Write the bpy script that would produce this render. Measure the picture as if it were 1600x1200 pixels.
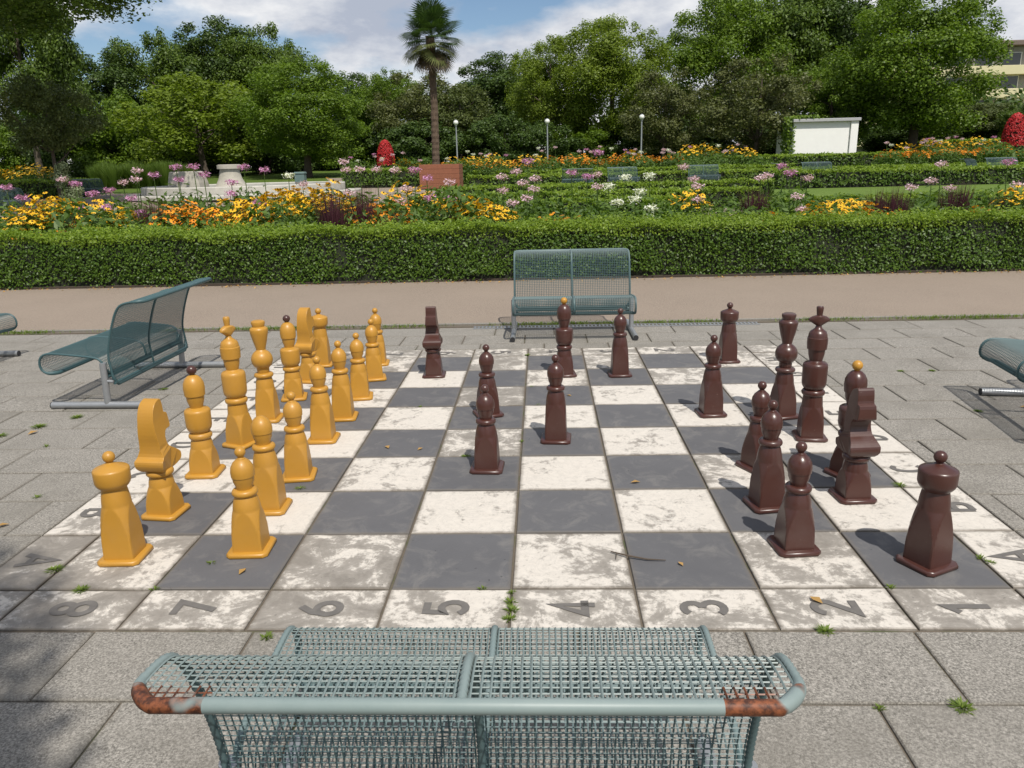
import bpy, bmesh, math, random
import numpy as np
from mathutils import Vector, Matrix

for o in list(bpy.data.objects):
    bpy.data.objects.remove(o)
scene = bpy.context.scene
col = scene.collection
R = math.radians

# ------------------------------------------------------------------ camera
cam_d = bpy.data.cameras.new("camera")
cam = bpy.data.objects.new("camera", cam_d)
col.objects.link(cam)
pitch, yaw, roll = R(15.79), R(2.44), R(-1.43)
cp, sp, cy, sy, cr, sr = math.cos(pitch), math.sin(pitch), math.cos(yaw), math.sin(yaw), math.cos(roll), math.sin(roll)
right = Vector((cy, sy, 0)); fwd = Vector((-sy * cp, cy * cp, -sp)); up = right.cross(fwd)
r2 = right * cr + up * sr
u2 = up * cr - right * sr
cam.matrix_world = Matrix(((r2.x, u2.x, -fwd.x, 0.143), (r2.y, u2.y, -fwd.y, -2.827), (r2.z, u2.z, -fwd.z, 1.669), (0, 0, 0, 1)))
cam_d.sensor_width = 36
cam_d.lens = 18 / math.tan(R(66.75) / 2)
cam_d.clip_start = 0.05
cam_d.clip_end = 2000
scene.camera = cam

# ------------------------------------------------------------------ sky and sun
ELEV = 56.0
AZ = math.atan2(0.393, -0.92)
world = bpy.data.worlds.new("World")
scene.world = world
world.use_nodes = True
wn, wl = world.node_tree.nodes, world.node_tree.links
wn.clear()
w_out = wn.new("ShaderNodeOutputWorld")
w_bg = wn.new("ShaderNodeBackground")
w_bg.inputs["Strength"].default_value = 0.092
sky = wn.new("ShaderNodeTexSky")
sky.sky_type = 'NISHITA'
sky.sun_disc = False
sky.sun_elevation = R(ELEV)
sky.sun_rotation = AZ
sky.air_density = 1.0
sky.dust_density = 0.15
sky.ozone_density = 3.5
w_tc = wn.new("ShaderNodeTexCoord")
def wnoise(scale, detail, rough, loc):
    m = wn.new("ShaderNodeMapping"); m.inputs["Location"].default_value = loc
    m.inputs["Scale"].default_value = (1.0, 1.0, 2.3)
    n = wn.new("ShaderNodeTexNoise"); n.inputs["Scale"].default_value = scale
    n.inputs["Detail"].default_value = detail; n.inputs["Roughness"].default_value = rough
    wl.new(w_tc.outputs["Generated"], m.inputs[0]); wl.new(m.outputs[0], n.inputs["Vector"])
    return n.outputs["Fac"]
def wramp(src, p0, c0, p1, c1):
    r = wn.new("ShaderNodeValToRGB")
    r.color_ramp.elements[0].position = p0; r.color_ramp.elements[0].color = c0
    r.color_ramp.elements[1].position = p1; r.color_ramp.elements[1].color = c1
    wl.new(src, r.inputs[0]); return r.outputs[0]
cov = wramp(wnoise(2.6, 9, 0.56, (0.35, 0.2, 0)), 0.43, (0, 0, 0, 1), 0.53, (1, 1, 1, 1))
shade = wramp(wnoise(4.2, 9, 0.6, (4.1, 1.7, 0)), 0.40, (4.9, 5.4, 6.5, 1), 0.60, (10.5, 10.5, 10.5, 1))
w_mix = wn.new("ShaderNodeMix"); w_mix.data_type = 'RGBA'
wl.new(cov, w_mix.inputs["Factor"])
wl.new(sky.outputs[0], w_mix.inputs["A"])
wl.new(shade, w_mix.inputs["B"])
wl.new(w_mix.outputs["Result"], w_bg.inputs["Color"])
wl.new(w_bg.outputs[0], w_out.inputs[0])

sun_d = bpy.data.lights.new("sun", 'SUN')
sun_d.energy = 4.6
sun_d.angle = R(0.53)
sun_d.color = (1.0, 0.955, 0.88)
sun = bpy.data.objects.new("sun", sun_d)
col.objects.link(sun)
sv = Vector((0.393 * math.cos(R(ELEV)), -0.92 * math.cos(R(ELEV)), math.sin(R(ELEV))))
sun.rotation_euler = sv.to_track_quat('Z', 'Y').to_euler()
sun.location = (10, -20, 30)

scene.view_settings.view_transform = 'Standard'
scene.view_settings.look = 'None'
scene.view_settings.exposure = 0.0
scene.view_settings.gamma = 1.0
scene.view_settings.use_curve_mapping = False
scene.render.engine = 'CYCLES'
scene.cycles.max_bounces = 6
scene.cycles.transparent_max_bounces = 8

rng = random.Random(7)
nr = np.random.default_rng(7)

# ------------------------------------------------------------------ mesh helpers
class MB:
    def __init__(s):
        s.v = []; s.f = []
    def add(s, vs, fs):
        b = len(s.v); s.v.extend(vs); s.f.extend([tuple(b + i for i in f) for f in fs]); return s
    def box(s, x0, x1, y0, y1, z0, z1):
        return s.add([(x0, y0, z0), (x1, y0, z0), (x1, y1, z0), (x0, y1, z0), (x0, y0, z1), (x1, y0, z1), (x1, y1, z1), (x0, y1, z1)],
                     [(3, 2, 1, 0), (4, 5, 6, 7), (0, 1, 5, 4), (1, 2, 6, 5), (2, 3, 7, 6), (3, 0, 4, 7)])
    def slab(s, x0, x1, y0, y1, z0, z1, b):
        vs = [(x0, y0, z0), (x1, y0, z0), (x1, y1, z0), (x0, y1, z0),
              (x0, y0, z1 - b), (x1, y0, z1 - b), (x1, y1, z1 - b), (x0, y1, z1 - b),
              (x0 + b, y0 + b, z1), (x1 - b, y0 + b, z1), (x1 - b, y1 - b, z1), (x0 + b, y1 - b, z1)]
        fs = [(3, 2, 1, 0), (8, 9, 10, 11)]
        for i in range(4):
            j = (i + 1) % 4
            fs += [(i, j, 4 + j, 4 + i), (4 + i, 4 + j, 8 + j, 8 + i)]
        return s.add(vs, fs)
    def rings(s, rings, cap0=True, cap1=True):
        n = len(rings[0]); vs = [p for r in rings for p in r]; fs = []
        for k in range(len(rings) - 1):
            for i in range(n):
                j = (i + 1) % n
                fs.append((k * n + i, k * n + j, (k + 1) * n + j, (k + 1) * n + i))
        if cap0: fs.append(tuple(range(n - 1, -1, -1)))
        if cap1: fs.append(tuple((len(rings) - 1) * n + i for i in range(n)))
        return s.add(vs, fs)
    def lathe(s, prof, seg=40, c=(0, 0)):
        rr = []
        for z, r in prof:
            r = max(r, 0.0004)
            rr.append([(c[0] + r * math.cos(2 * math.pi * i / seg), c[1] + r * math.sin(2 * math.pi * i / seg), z) for i in range(seg)])
        return s.rings(rr)
    def tube(s, pts, r, seg=8, closed=False):
        P = [Vector(p) for p in pts]; n = len(P)
        rad = r if isinstance(r, (list, tuple)) else [r] * n
        T = []
        for i in range(n):
            a = P[i - 1] if (i > 0 or closed) else P[i]
            b = P[(i + 1) % n] if (i < n - 1 or closed) else P[i]
            T.append((b - a).normalized())
        ref = Vector((0, 0, 1)) if abs(T[0].z) < 0.9 else Vector((1, 0, 0))
        N = (ref - T[0] * ref.dot(T[0])).normalized(); rr = []
        for i in range(n):
            N = (N - T[i] * N.dot(T[i])).normalized(); B = T[i].cross(N)
            rr.append([tuple(P[i] + (N * math.cos(2 * math.pi * k / seg) + B * math.sin(2 * math.pi * k / seg)) * rad[i]) for k in range(seg)])
        if closed:
            rr.append(rr[0]); return s.rings(rr, False, False)
        return s.rings(rr)
    def sphere(s, c, r, seg=20, ring=12, sc=(1, 1, 1)):
        prof = [(-math.cos(math.pi * k / ring), math.sin(math.pi * k / ring)) for k in range(ring + 1)]
        rr = [[(c[0] + sc[0] * r * max(q, .01) * math.cos(2 * math.pi * i / seg), c[1] + sc[1] * r * max(q, .01) * math.sin(2 * math.pi * i / seg), c[2] + sc[2] * r * z) for i in range(seg)] for z, q in prof]
        return s.rings(rr)
    def mesh(s, name, smooth=False, angle=32):
        m = bpy.data.meshes.new(name)
        m.from_pydata([tuple(p) for p in s.v], [], s.f)
        if smooth:
            m.polygons.foreach_set("use_smooth", [True] * len(m.polygons))
            m.set_sharp_from_angle(angle=R(angle))
        m.update()
        return m

def quads_mesh(name, V):
    """V: (n,4,3) array -> mesh of separate quads"""
    n = len(V); m = bpy.data.meshes.new(name)
    m.vertices.add(n * 4); m.vertices.foreach_set("co", V.astype(np.float32).ravel())
    m.loops.add(n * 4); m.loops.foreach_set("vertex_index", np.arange(n * 4, dtype=np.int32))
    m.polygons.add(n); m.polygons.foreach_set("loop_start", np.arange(0, n * 4, 4, dtype=np.int32))
    m.update(calc_edges=True)
    return m

def leaf_quads(P, N, size, aspect=0.55, jitter=0.6, size_var=0.35, along=None):
    """rhombic leaves centred at P facing N"""
    n = len(P)
    N = N + nr.normal(0, jitter, (n, 3)); N /= np.linalg.norm(N, axis=1, keepdims=True) + 1e-9
    A = nr.normal(0, 1, (n, 3)) if along is None else along + nr.normal(0, .35, (n, 3))
    U = A - N * (A * N).sum(1, keepdims=True); U /= np.linalg.norm(U, axis=1, keepdims=True) + 1e-9
    W = np.cross(N, U)
    s = (size * (1 + nr.uniform(-size_var, size_var, n)))[:, None] * 0.5
    return np.stack([P - U * s, P + W * s * aspect + N * s * .12, P + U * s, P - W * s * aspect + N * s * .12], 1)

def obj(name, mesh, mat=None, parent=None, loc=None, rot=None, scale=None):
    if isinstance(mesh, MB): mesh = mesh.mesh(name)
    o = bpy.data.objects.new(name, mesh)
    col.objects.link(o)
    if mat is not None and mesh is not None and not mesh.materials: mesh.materials.append(mat)
    if parent is not None: o.parent = parent
    if loc is not None: o.location = loc
    if rot is not None: o.rotation_euler = rot
    if scale is not None: o.scale = scale
    return o
def empty(name, loc=(0, 0, 0), rz=0.0, scale=None):
    o = bpy.data.objects.new(name, None); o.empty_display_size = .1
    col.objects.link(o); o.location = loc; o.rotation_euler = (0, 0, rz)
    if scale is not None: o.scale = scale
    return o
def tag(o, label, cat, group=None):
    o["label"] = label; o["category"] = cat
    if group: o["group"] = group
    return o
def kind(o, k):
    o["kind"] = k; return o
def dup(root, loc, rz=0.0, scale=None, label=None, group=None):
    c = root.copy(); col.objects.link(c); c.location = loc; c.rotation_euler = (0, 0, rz)
    if scale is not None: c.scale = scale
    if label: c["label"] = label
    if group: c["group"] = group
    for ch in root.children:
        d = ch.copy(); col.objects.link(d); d.parent = c
        for g in ch.children:
            e = g.copy(); col.objects.link(e); e.parent = d
    return c

def terr(y):
    return 0.033 * min(max(0.0, y - 9.0), 61.0)

# ------------------------------------------------------------------ material helpers
class Mat:
    def __init__(s, name):
        s.m = bpy.data.materials.new(name); s.m.use_nodes = True
        s.n, s.l = s.m.node_tree.nodes, s.m.node_tree.links
        s.b = s.n["Principled BSDF"]; s.out = s.n["Material Output"]
        s.tc = s.n.new("ShaderNodeTexCoord")
    def link(s, a, b): s.l.new(a, b)
    def coords(s, which="Object", rand=False, scale=None):
        src = s.tc.outputs[which]
        if which == "World":
            pass
        if rand:
            oi = s.n.new("ShaderNodeObjectInfo"); mm = s.n.new("ShaderNodeMath"); mm.operation = 'MULTIPLY'; mm.inputs[1].default_value = 37.0
            s.link(oi.outputs["Random"], mm.inputs[0])
            ad = s.n.new("ShaderNodeVectorMath"); ad.operation = 'ADD'
            s.link(src, ad.inputs[0]); s.link(mm.outputs[0], ad.inputs[1]); src = ad.outputs[0]
        if scale:
            mp = s.n.new("ShaderNodeMapping"); mp.inputs["Scale"].default_value = scale
            s.link(src, mp.inputs[0]); src = mp.outputs[0]
        return src
    def noise(s, vec, scale, detail=4, rough=.55, dist=0.0):
        n = s.n.new("ShaderNodeTexNoise"); n.inputs["Scale"].default_value = scale; n.inputs["Detail"].default_value = detail
        n.inputs["Roughness"].default_value = rough; n.inputs["Distortion"].default_value = dist
        s.link(vec, n.inputs["Vector"]); return n.outputs["Fac"]
    def ramp(s, src, *stops):
        r = s.n.new("ShaderNodeValToRGB"); e = r.color_ramp.elements
        for i, (p, c) in enumerate(stops):
            if i > 1: e.new(p)
            e[i].position = p
            e[i].color = (c, c, c, 1) if isinstance(c, (int, float)) else (*c, 1)
        s.link(src, r.inputs[0]); return r.outputs[0]
    def mix(s, fac, a, b, mode='MIX'):
        m = s.n.new("ShaderNodeMix"); m.data_type = 'RGBA'; m.blend_type = mode
        for key, val in (("Factor", fac), ("A", a), ("B", b)):
            if isinstance(val, (int, float)): m.inputs[key].default_value = val if key == "Factor" else (val, val, val, 1)
            elif isinstance(val, tuple): m.inputs[key].default_value = (*val, 1)
            else: s.link(val, m.inputs[key])
        return m.outputs["Result"]
    def math(s, op, a, b):
        m = s.n.new("ShaderNodeMath"); m.operation = op
        for i, val in enumerate((a, b)):
            if isinstance(val, (int, float)): m.inputs[i].default_value = val
            else: s.link(val, m.inputs[i])
        return m.outputs[0]
    def objrand(s):
        return s.n.new("ShaderNodeObjectInfo").outputs["Random"]
    def island(s):
        return s.n.new("ShaderNodeNewGeometry").outputs["Random Per Island"]
    def oattr(s, name):
        a = s.n.new("ShaderNodeAttribute"); a.attribute_type = 'OBJECT'; a.attribute_name = name; return a.outputs["Fac"]
    def bump(s, h, strength=.3, dist=.01):
        b = s.n.new("ShaderNodeBump"); b.inputs["Strength"].default_value = strength; b.inputs["Distance"].default_value = dist
        s.link(h, b.inputs["Height"]); s.link(b.outputs[0], s.b.inputs["Normal"]); return s
    def set(s, color=None, rough=None, metal=None, spec=None, coat=None):
        for key, val in (("Base Color", color), ("Roughness", rough), ("Metallic", metal), ("Specular IOR Level", spec), ("Coat Weight", coat)):
            if val is None: continue
            if isinstance(val, tuple): s.b.inputs[key].default_value = (*val, 1)
            elif isinstance(val, (int, float)): s.b.inputs[key].default_value = val
            else: s.link(val, s.b.inputs[key])
        return s

def leaf_mat(name, dark, light, trans=0.3, rough=.5, objvar=.0):
    M = Mat(name)
    c = M.mix(M.island(), dark, light)
    if objvar:
        c = M.mix(M.math('MULTIPLY', M.objrand(), objvar), c, (dark[0] * .7, dark[1] * .8, dark[2] * .9))
    M.set(color=c, rough=rough, spec=.35)
    t = M.n.new("ShaderNodeBsdfTranslucent"); M.link(M.mix(1.0, c, (1.25, 1.35, .55), 'MULTIPLY'), t.inputs["Color"])
    mx = M.n.new("ShaderNodeMixShader"); mx.inputs[0].default_value = trans
    M.link(M.b.outputs[0], mx.inputs[1]); M.link(t.outputs[0], mx.inputs[2]); M.link(mx.outputs[0], M.out.inputs[0])
    return M.m
def plain(name, color, rough=.6, metal=0.0, var=.12, scale=20, bump=.0):
    M = Mat(name); v = M.coords("Object", True)
    n = M.noise(v, scale, 4, .6)
    M.set(color=M.mix(n, tuple(c * (1 - var) for c in color), tuple(min(1, c * (1 + var)) for c in color)), rough=rough, metal=metal)
    if bump: M.bump(n, bump, .004)
    return M.m

# ---- surfaces
def slab_mat():
    M = Mat("exposed_aggregate_slab"); v = M.coords("Object", True)
    fine = M.noise(v, 120, 4, .85); mid = M.noise(v, 9, 5, .6); big = M.noise(v, 2.2, 4, .6)
    c = M.ramp(fine, (.36, (.06, .056, .049)), (.5, (.23, .214, .19)), (.64, (.45, .42, .375)))
    c = M.mix(M.ramp(mid, (.4, .0), (.75, .4)), c, (.28, .26, .23))
    c = M.mix(M.ramp(big, (.48, .0), (.72, .6)), c, (.15, .138, .118))
    c = M.mix(M.math('MULTIPLY', M.objrand(), .35), c, (.21, .195, .168))
    sg = M.n.new("ShaderNodeSeparateXYZ"); M.link(M.tc.outputs["Generated"], sg.inputs[0])
    ex = M.math('MINIMUM', sg.outputs[0], M.math('SUBTRACT', 1.0, sg.outputs[0])); ey = M.math('MINIMUM', sg.outputs[1], M.math('SUBTRACT', 1.0, sg.outputs[1]))
    edge = M.ramp(M.math('ADD', M.math('MINIMUM', ex, ey), M.math('MULTIPLY', M.noise(v, 14, 4, .7), .06)), (.028, .75), (.07, 0.0))
    c = M.mix(M.math('MULTIPLY', edge, .42), c, (.115, .10, .075))
    M.set(color=c, rough=.9, spec=.2); M.bump(fine, .35, .003)
    return M.m
def light_tile_mat():
    M = Mat("white_stone_tile"); v = M.coords("Object", True); g = M.oattr("grime")
    n1 = M.noise(v, 5.2, 10, .72, .5); n2 = M.noise(v, 26, 5, .7); n3 = M.noise(v, 9, 6, .75, 1.5)
    base = M.mix(M.ramp(n2, (.3, 0.0), (.75, .55)), (.60, .555, .495), (.48, .44, .39))
    # hairline veins
    vein = M.ramp(n3, (.47, 0.0), (.495, .55), (.52, 0.0))
    base = M.mix(M.math('MULTIPLY', vein, .8), base, (.36, .34, .31))
    # grime patches: threshold shifted by the tile's own dirtiness
    t = M.math('ADD', M.math('ADD', n1, M.math('MULTIPLY', M.math('SUBTRACT', n2, .5), .42)), M.math('MULTIPLY', M.math('SUBTRACT', g, .5), .34))
    gr = M.ramp(t, (.495, 0.0), (.575, .72), (.72, .95))
    c = M.mix(gr, base, M.mix(n2, (.12, .108, .092), (.26, .235, .205)))
    spots = M.ramp(M.noise(v, 60, 2, .5), (.69, 0.0), (.73, .8))
    c = M.mix(M.math('MULTIPLY', spots, g), c, (.12, .11, .10))
    sg = M.n.new("ShaderNodeSeparateXYZ"); M.link(M.tc.outputs["Generated"], sg.inputs[0])
    ex = M.math('MINIMUM', sg.outputs[0], M.math('SUBTRACT', 1.0, sg.outputs[0])); ey = M.math('MINIMUM', sg.outputs[1], M.math('SUBTRACT', 1.0, sg.outputs[1]))
    edge = M.ramp(M.math('ADD', M.math('MINIMUM', ex, ey), M.math('MULTIPLY', M.noise(v, 14, 4, .7), .06)), (.028, .75), (.07, 0.0))
    c = M.mix(edge, c, (.125, .105, .082))
    M.set(color=c, rough=.75, spec=.3); M.bump(n2, .25, .003)
    return M.m
def dark_tile_mat():
    M = Mat("slate_grey_tile"); v = M.coords("Object", True)
    n1 = M.noise(v, 5, 5, .6); n2 = M.noise(v, 60, 4, .7)
    c = M.mix(n1, (.090, .089, .094), (.132, .130, .134))
    c = M.mix(M.ramp(n2, (.62, 0.0), (.8, .5)), c, (.2, .195, .19))
    c = M.mix(M.math('MULTIPLY', M.objrand(), .3), c, (.082, .081, .086))
    sg = M.n.new("ShaderNodeSeparateXYZ"); M.link(M.tc.outputs["Generated"], sg.inputs[0])
    ex = M.math('MINIMUM', sg.outputs[0], M.math('SUBTRACT', 1.0, sg.outputs[0])); ey = M.math('MINIMUM', sg.outputs[1], M.math('SUBTRACT', 1.0, sg.outputs[1]))
    edge = M.ramp(M.math('ADD', M.math('MINIMUM', ex, ey), M.math('MULTIPLY', M.noise(v, 14, 4, .7), .06)), (.028, .75), (.07, 0.0))
    dust = M.ramp(M.noise(v, 6, 8, .72, .7), (.50, 0.0), (.66, .5))
    c = M.mix(dust, c, (.20, .19, .178)); c = M.mix(M.ramp(M.noise(v, 38, 3, .6), (.70, 0.0), (.74, .7)), c, (.045, .045, .048))
    c = M.mix(M.math('MULTIPLY', edge, .7), c, (.15, .13, .105))
    M.set(color=c, rough=.72, spec=.3); M.bump(n2, .2, .002)
    return M.m
def joint_mat():
    M = Mat("joint_sand_and_moss"); v = M.coords("Object")
    n = M.noise(v, 4, 5, .6); n2 = M.noise(v, 90, 3, .7)
    c = M.mix(n2, (.075, .06, .045), (.17, .14, .105))
    c = M.mix(M.ramp(n, (.52, 0.0), (.66, .8)), c, (.055, .075, .022))
    M.set(color=c, rough=.95); return M.m
def path_mat():
    M = Mat("beige_gravel_asphalt"); v = M.coords("Object")
    f = M.noise(v, 85, 5, .85); b = M.noise(v, .9, 5, .6); m2 = M.noise(v, 12, 4, .6)
    c = M.ramp(f, (.32, (.105, .083, .066)), (.5, (.245, .198, .158)), (.70, (.42, .35, .285)))
    c = M.mix(M.ramp(b, (.4, 0.0), (.7, .45)), c, (.285, .232, .185))
    c = M.mix(M.ramp(m2, (.55, 0.0), (.75, .25)), c, (.24, .19, .15))
    M.set(color=c, rough=.95, spec=.15); M.bump(f, .4, .004)
    return M.m
def grass_mat(name, a, b):
    M = Mat(name); v = M.coords("Object")
    n = M.noise(v, 1.2, 5, .6); f = M.noise(v, 60, 3, .7)
    c = M.mix(n, a, b); c = M.mix(M.ramp(f, (.3, .0), (.7, .6)), c, (a[0] * .6, a[1] * .65, a[2] * .6))
    M.set(color=c, rough=.9, spec=.1); M.bump(f, .6, .02)
    return M.m
def paint_mat(name, color, rough, chip=(.3, .25, .2)):
    M = Mat(name); v = M.coords("Object", True)
    n = M.noise(v, 7, 5, .6); f = M.noise(v, 55, 4, .65)
    c = M.mix(M.ramp(n, (.35, 0.0), (.7, .35)), color, tuple(x * .78 for x in color))
    c = M.mix(M.ramp(M.noise(v, 3.2, 6, .7), (.5, 0.0), (.72, .32)), c, tuple(x * .8 + .05 for x in color))
    c = M.mix(M.ramp(f, (.70, 0.0), (.73, .8)), c, chip)
    c = M.mix(M.ramp(M.noise(v, 30, 6, .8, 2.0), (.66, 0.0), (.70, .6)), c, tuple(x * .45 for x in color))
    M.set(color=c, spec=.5, rough=M.math('ADD', M.math('MULTIPLY', n, .2), rough - .1), coat=.15)
    M.b.inputs["Coat Roughness"].default_value = .25
    M.bump(M.noise(v, 18, 3, .5), .12, .004)
    return M.m
def bench_mat(name, rust):
    M = Mat(name); v = M.coords("Object", False); f = M.oattr("fade_and_shade")
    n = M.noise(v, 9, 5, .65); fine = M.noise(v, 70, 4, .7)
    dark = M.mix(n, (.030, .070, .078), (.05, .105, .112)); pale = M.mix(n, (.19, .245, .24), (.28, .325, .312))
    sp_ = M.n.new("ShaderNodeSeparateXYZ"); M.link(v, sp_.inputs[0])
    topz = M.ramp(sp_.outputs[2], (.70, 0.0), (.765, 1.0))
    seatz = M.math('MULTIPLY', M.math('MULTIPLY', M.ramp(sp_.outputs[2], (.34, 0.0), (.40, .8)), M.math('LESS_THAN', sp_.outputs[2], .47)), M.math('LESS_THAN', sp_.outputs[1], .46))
    c = M.mix(M.math('MULTIPLY', f, M.math('MAXIMUM', M.math('MAXIMUM', topz, seatz), .25)), dark, pale)  # paler flare and seat: faded paint, with the shade below put into colour
    if rust:
        sep = M.n.new("ShaderNodeSeparateXYZ"); M.link(v, sep.inputs[0])
        e = M.math('MULTIPLY', M.math('GREATER_THAN', M.math('ABSOLUTE', sep.outputs[0], 0.0), .44), M.math('GREATER_THAN', sep.outputs[1], .805))
        patch = M.ramp(M.noise(v, 5.5, 3, .6), (.43, 0.0), (.47, 1.0))
        lft = M.math('LESS_THAN', M.math('ADD', sep.outputs[0], M.math('MULTIPLY', fine, .0)), 10.0)
        k = M.math('MULTIPLY', M.math('MULTIPLY', M.math('MULTIPLY', e, patch), lft), M.math('GREATER_THAN', f, .5))
        c = M.mix(k, c, M.mix(M.ramp(fine, (.4, 0.0), (.62, 1.0)), (.055, .020, .011), (.22, .072, .03)))
    M.set(color=c, rough=.45, spec=.4); return M.m

M_slab, M_light, M_dark, M_joint, M_path = slab_mat(), light_tile_mat(), dark_tile_mat(), joint_mat(), path_mat()
M_letter = plain("worn_grey_lettering", (.13, .12, .11), .85, var=.35, scale=25)
M_grass = grass_mat("park_grass", (.075, .12, .022), (.12, .17, .035))
M_lawn = grass_mat("mown_lawn", (.11, .17, .035), (.15, .21, .05))
M_soil = plain("bed_soil", (.055, .04, .028), .95, var=.4, scale=6)
M_yellow = paint_mat("yellow_gloss_paint", (.45, .222, .024), .48, (.45, .22, .05))
M_brown = paint_mat("brown_gloss_paint", (.062, .021, .015), .33, (.22, .17, .14))
M_bench = bench_mat("teal_coated_steel", True)
M_galv = plain("galvanised_tube", (.33, .34, .35), .45, .6, .15, 30)
M_rubber = plain("black_end_cap", (.02, .02, .022), .7)
M_bark = plain("bark", (.085, .065, .048), .95, var=.45, scale=5, bump=.6)
M_core = plain("hedge_twigs", (.018, .022, .010), .95, var=.4, scale=14)
M_white = plain("white_render_wall", (.80, .79, .75), .85, var=.05, scale=3)
M_stone = plain("pale_fountain_stone", (.40, .37, .31), .85, var=.25, scale=6, bump=.3)

# ------------------------------------------------------------------ ground, pavement, path
ys = [-60, -20, 5.4, 9, 15, 22, 30, 40, 50, 60, 70, 110, 200, 600]
g = MB()
for y in ys:
    for x in (-500, -60, -20, 0, 20, 60, 500):
        g.v.append((x, y, terr(y) - .03))
for j in range(len(ys) - 1):
    for i in range(6):
        a = j * 7 + i; g.f.append((a, a + 1, a + 8, a + 7))
kind(obj("ground", g, M_grass), "structure")
pav = kind(obj("pavement", MB().box(-9.2, 9.2, -6.0, 5.36, -.028, -.011), M_joint), "structure")
BW = .29; S = .5
bx0, bx1, by0, by1 = -2 - BW, 2 + BW, -BW - .015, 4 + BW
rr = random.Random(11)
def add_slab(x0, x1, y0, y1):
    w, h = x1 - x0, y1 - y0
    if w < .05 or h < .05: return
    o = obj("paving_slab", MB().slab(-w / 2 + .0042, w / 2 - .0042, -h / 2 + .0042, h / 2 - .0042, -.045, 0, .004), M_slab, pav,
            ((x0 + x1) / 2, (y0 + y1) / 2, rr.uniform(-.0035, .0)), (rr.gauss(0, .0025), rr.gauss(0, .0018), rr.gauss(0, .0018)))
rows = []
y = -.297 - 4 * .4
k = 0
while y < 5.3:
    rows.append((y, min(y + .4, 5.36), k)); y += .4; k += 1
for (y0, y1, k) in rows:
    lim = 3.2 + max(0, y1 + 1.2) * .78
    off = (.866 if k % 2 else 1.18) - 16 * .61
    x = off
    while x < 9:
        xa, xb = x, x + .61
        x = xb
        if xb < -lim or xa > lim: continue
        segs = [(xa, xb)]
        if y1 > by0 + .01 and y0 < by1 - .01:
            segs = [(xa, min(xb, bx0)), (max(xa, bx1), xb)]
        for (a, b) in segs:
            if b - a > .03:
                if y0 < by1 < y1 and False: pass
                add_slab(a, b, y0, y1)
# slabs closing the strip behind the board where a course is cut by its edge
for (y0, y1, k) in rows:
    if y0 < by1 < y1:
        x = bx0
        while x < bx1 - .05:
            add_slab(x, min(x + .61, bx1), by1, y1); x += .61
kind(obj("garden_path", MB().box(-30, 30, 5.5, 8.72, -.06, .002), M_path), "structure")
kind(obj("kerb_edging", MB().box(-30, 30, 5.44, 5.498, -.06, .012), M_slab), "structure")
kind(obj("flower_bed_soil", MB().box(-30, 30, 8.74, 14.6, -.05, .03), M_soil), "structure")

# ------------------------------------------------------------------ chessboard
board = empty("chessboard")
tag(board, "giant chessboard of white and slate grey paving tiles with lettered border", "chessboard")
tile_me = MB().slab(-S / 2 + .0055, S / 2 - .0055, -S / 2 + .0055, S / 2 - .0055, -.045, 0, .003)
me_l = tile_me.mesh("light_tile"); me_d = tile_me.mesh("dark_tile")
grime = {(2, 0): .80, (0, 0): .72, (4, 0): .55, (6, 0): .66, (3, 3): .68, (3, 5): .85, (3, 7): .7, (4, 6): .55, (6, 2): .58, (5, 7): .72, (6, 6): .6, (7, 7): .6, (0, 2): .4, (1, 7): .6}
for c in range(8):
    for r in range(8):
        lt = (c + r) % 2 == 0
        o = obj("light_tile" if lt else "dark_tile", me_l if lt else me_d, M_light if lt else M_dark, board,
                (-2 + S * (c + .5), S * (r + .5), rr.uniform(-.002, .001)), (rr.gauss(0, .002), rr.gauss(0, .002), rr.gauss(0, .002)))
        if lt: o["grime"] = grime.get((c, r), rr.uniform(.18, .46))
def arc(cx, cy, rx, ry, a0, a1, n=12):
    return [(cx + rx * math.cos(R(a0 + (a1 - a0) * k / n)), cy + ry * math.sin(R(a0 + (a1 - a0) * k / n))) for k in range(n + 1)]
STROKES = {  # single-line letterforms in a 0.6 x 1 box
    "1": [[(.08, .76), (.33, .97), (.33, 0)]], "2": [arc(.30, .70, .25, .26, 165, -25) + [(.05, .03), (.58, .03)]],
    "3": [arc(.28, .74, .23, .22, 150, -80), arc(.28, .27, .26, .25, 85, -150)], "4": [[(.60, .24), (.04, .24), (.42, .97), (.42, 0)]],
    "5": [[(.53, .96), (.13, .96), (.10, .54)] + arc(.29, .32, .26, .29, 125, -150)], "6": [arc(.30, .30, .25, .28, 0, 360, 20), [(.07, .36), (.14, .66), (.38, .97)]],
    "7": [[(.03, .95), (.57, .95), (.22, 0)]], "8": [arc(.30, .74, .21, .22, 0, 360, 20), arc(.30, .27, .26, .25, 0, 360, 20)],
    "A": [[(.0, 0), (.30, .97), (.60, 0)], [(.12, .30), (.48, .30)]], "B": [[(.08, 0), (.08, .97)], [(.08, .97), (.28, .97)] + arc(.30, .74, .20, .22, 85, -85) + [(.08, .52)], [(.08, .50)] + arc(.30, .27, .25, .24, 85, -85) + [(.08, .03)]],
    "C": [arc(.33, .49, .28, .47, 50, 310, 18)], "D": [[(.08, 0), (.08, .97), (.22, .97)] + arc(.24, .49, .32, .47, 85, -85, 16) + [(.08, .02)]],
    "E": [[(.55, .97), (.08, .97), (.08, .02), (.55, .02)], [(.08, .51), (.47, .51)]], "F": [[(.55, .97), (.08, .97), (.08, 0)], [(.08, .51), (.47, .51)]],
    "G": [arc(.33, .49, .28, .47, 50, 330, 18) + [(.60, .46), (.36, .46)]], "H": [[(.06, 0), (.06, .97)], [(.54, 0), (.54, .97)], [(.06, .5), (.54, .5)]]}
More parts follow.
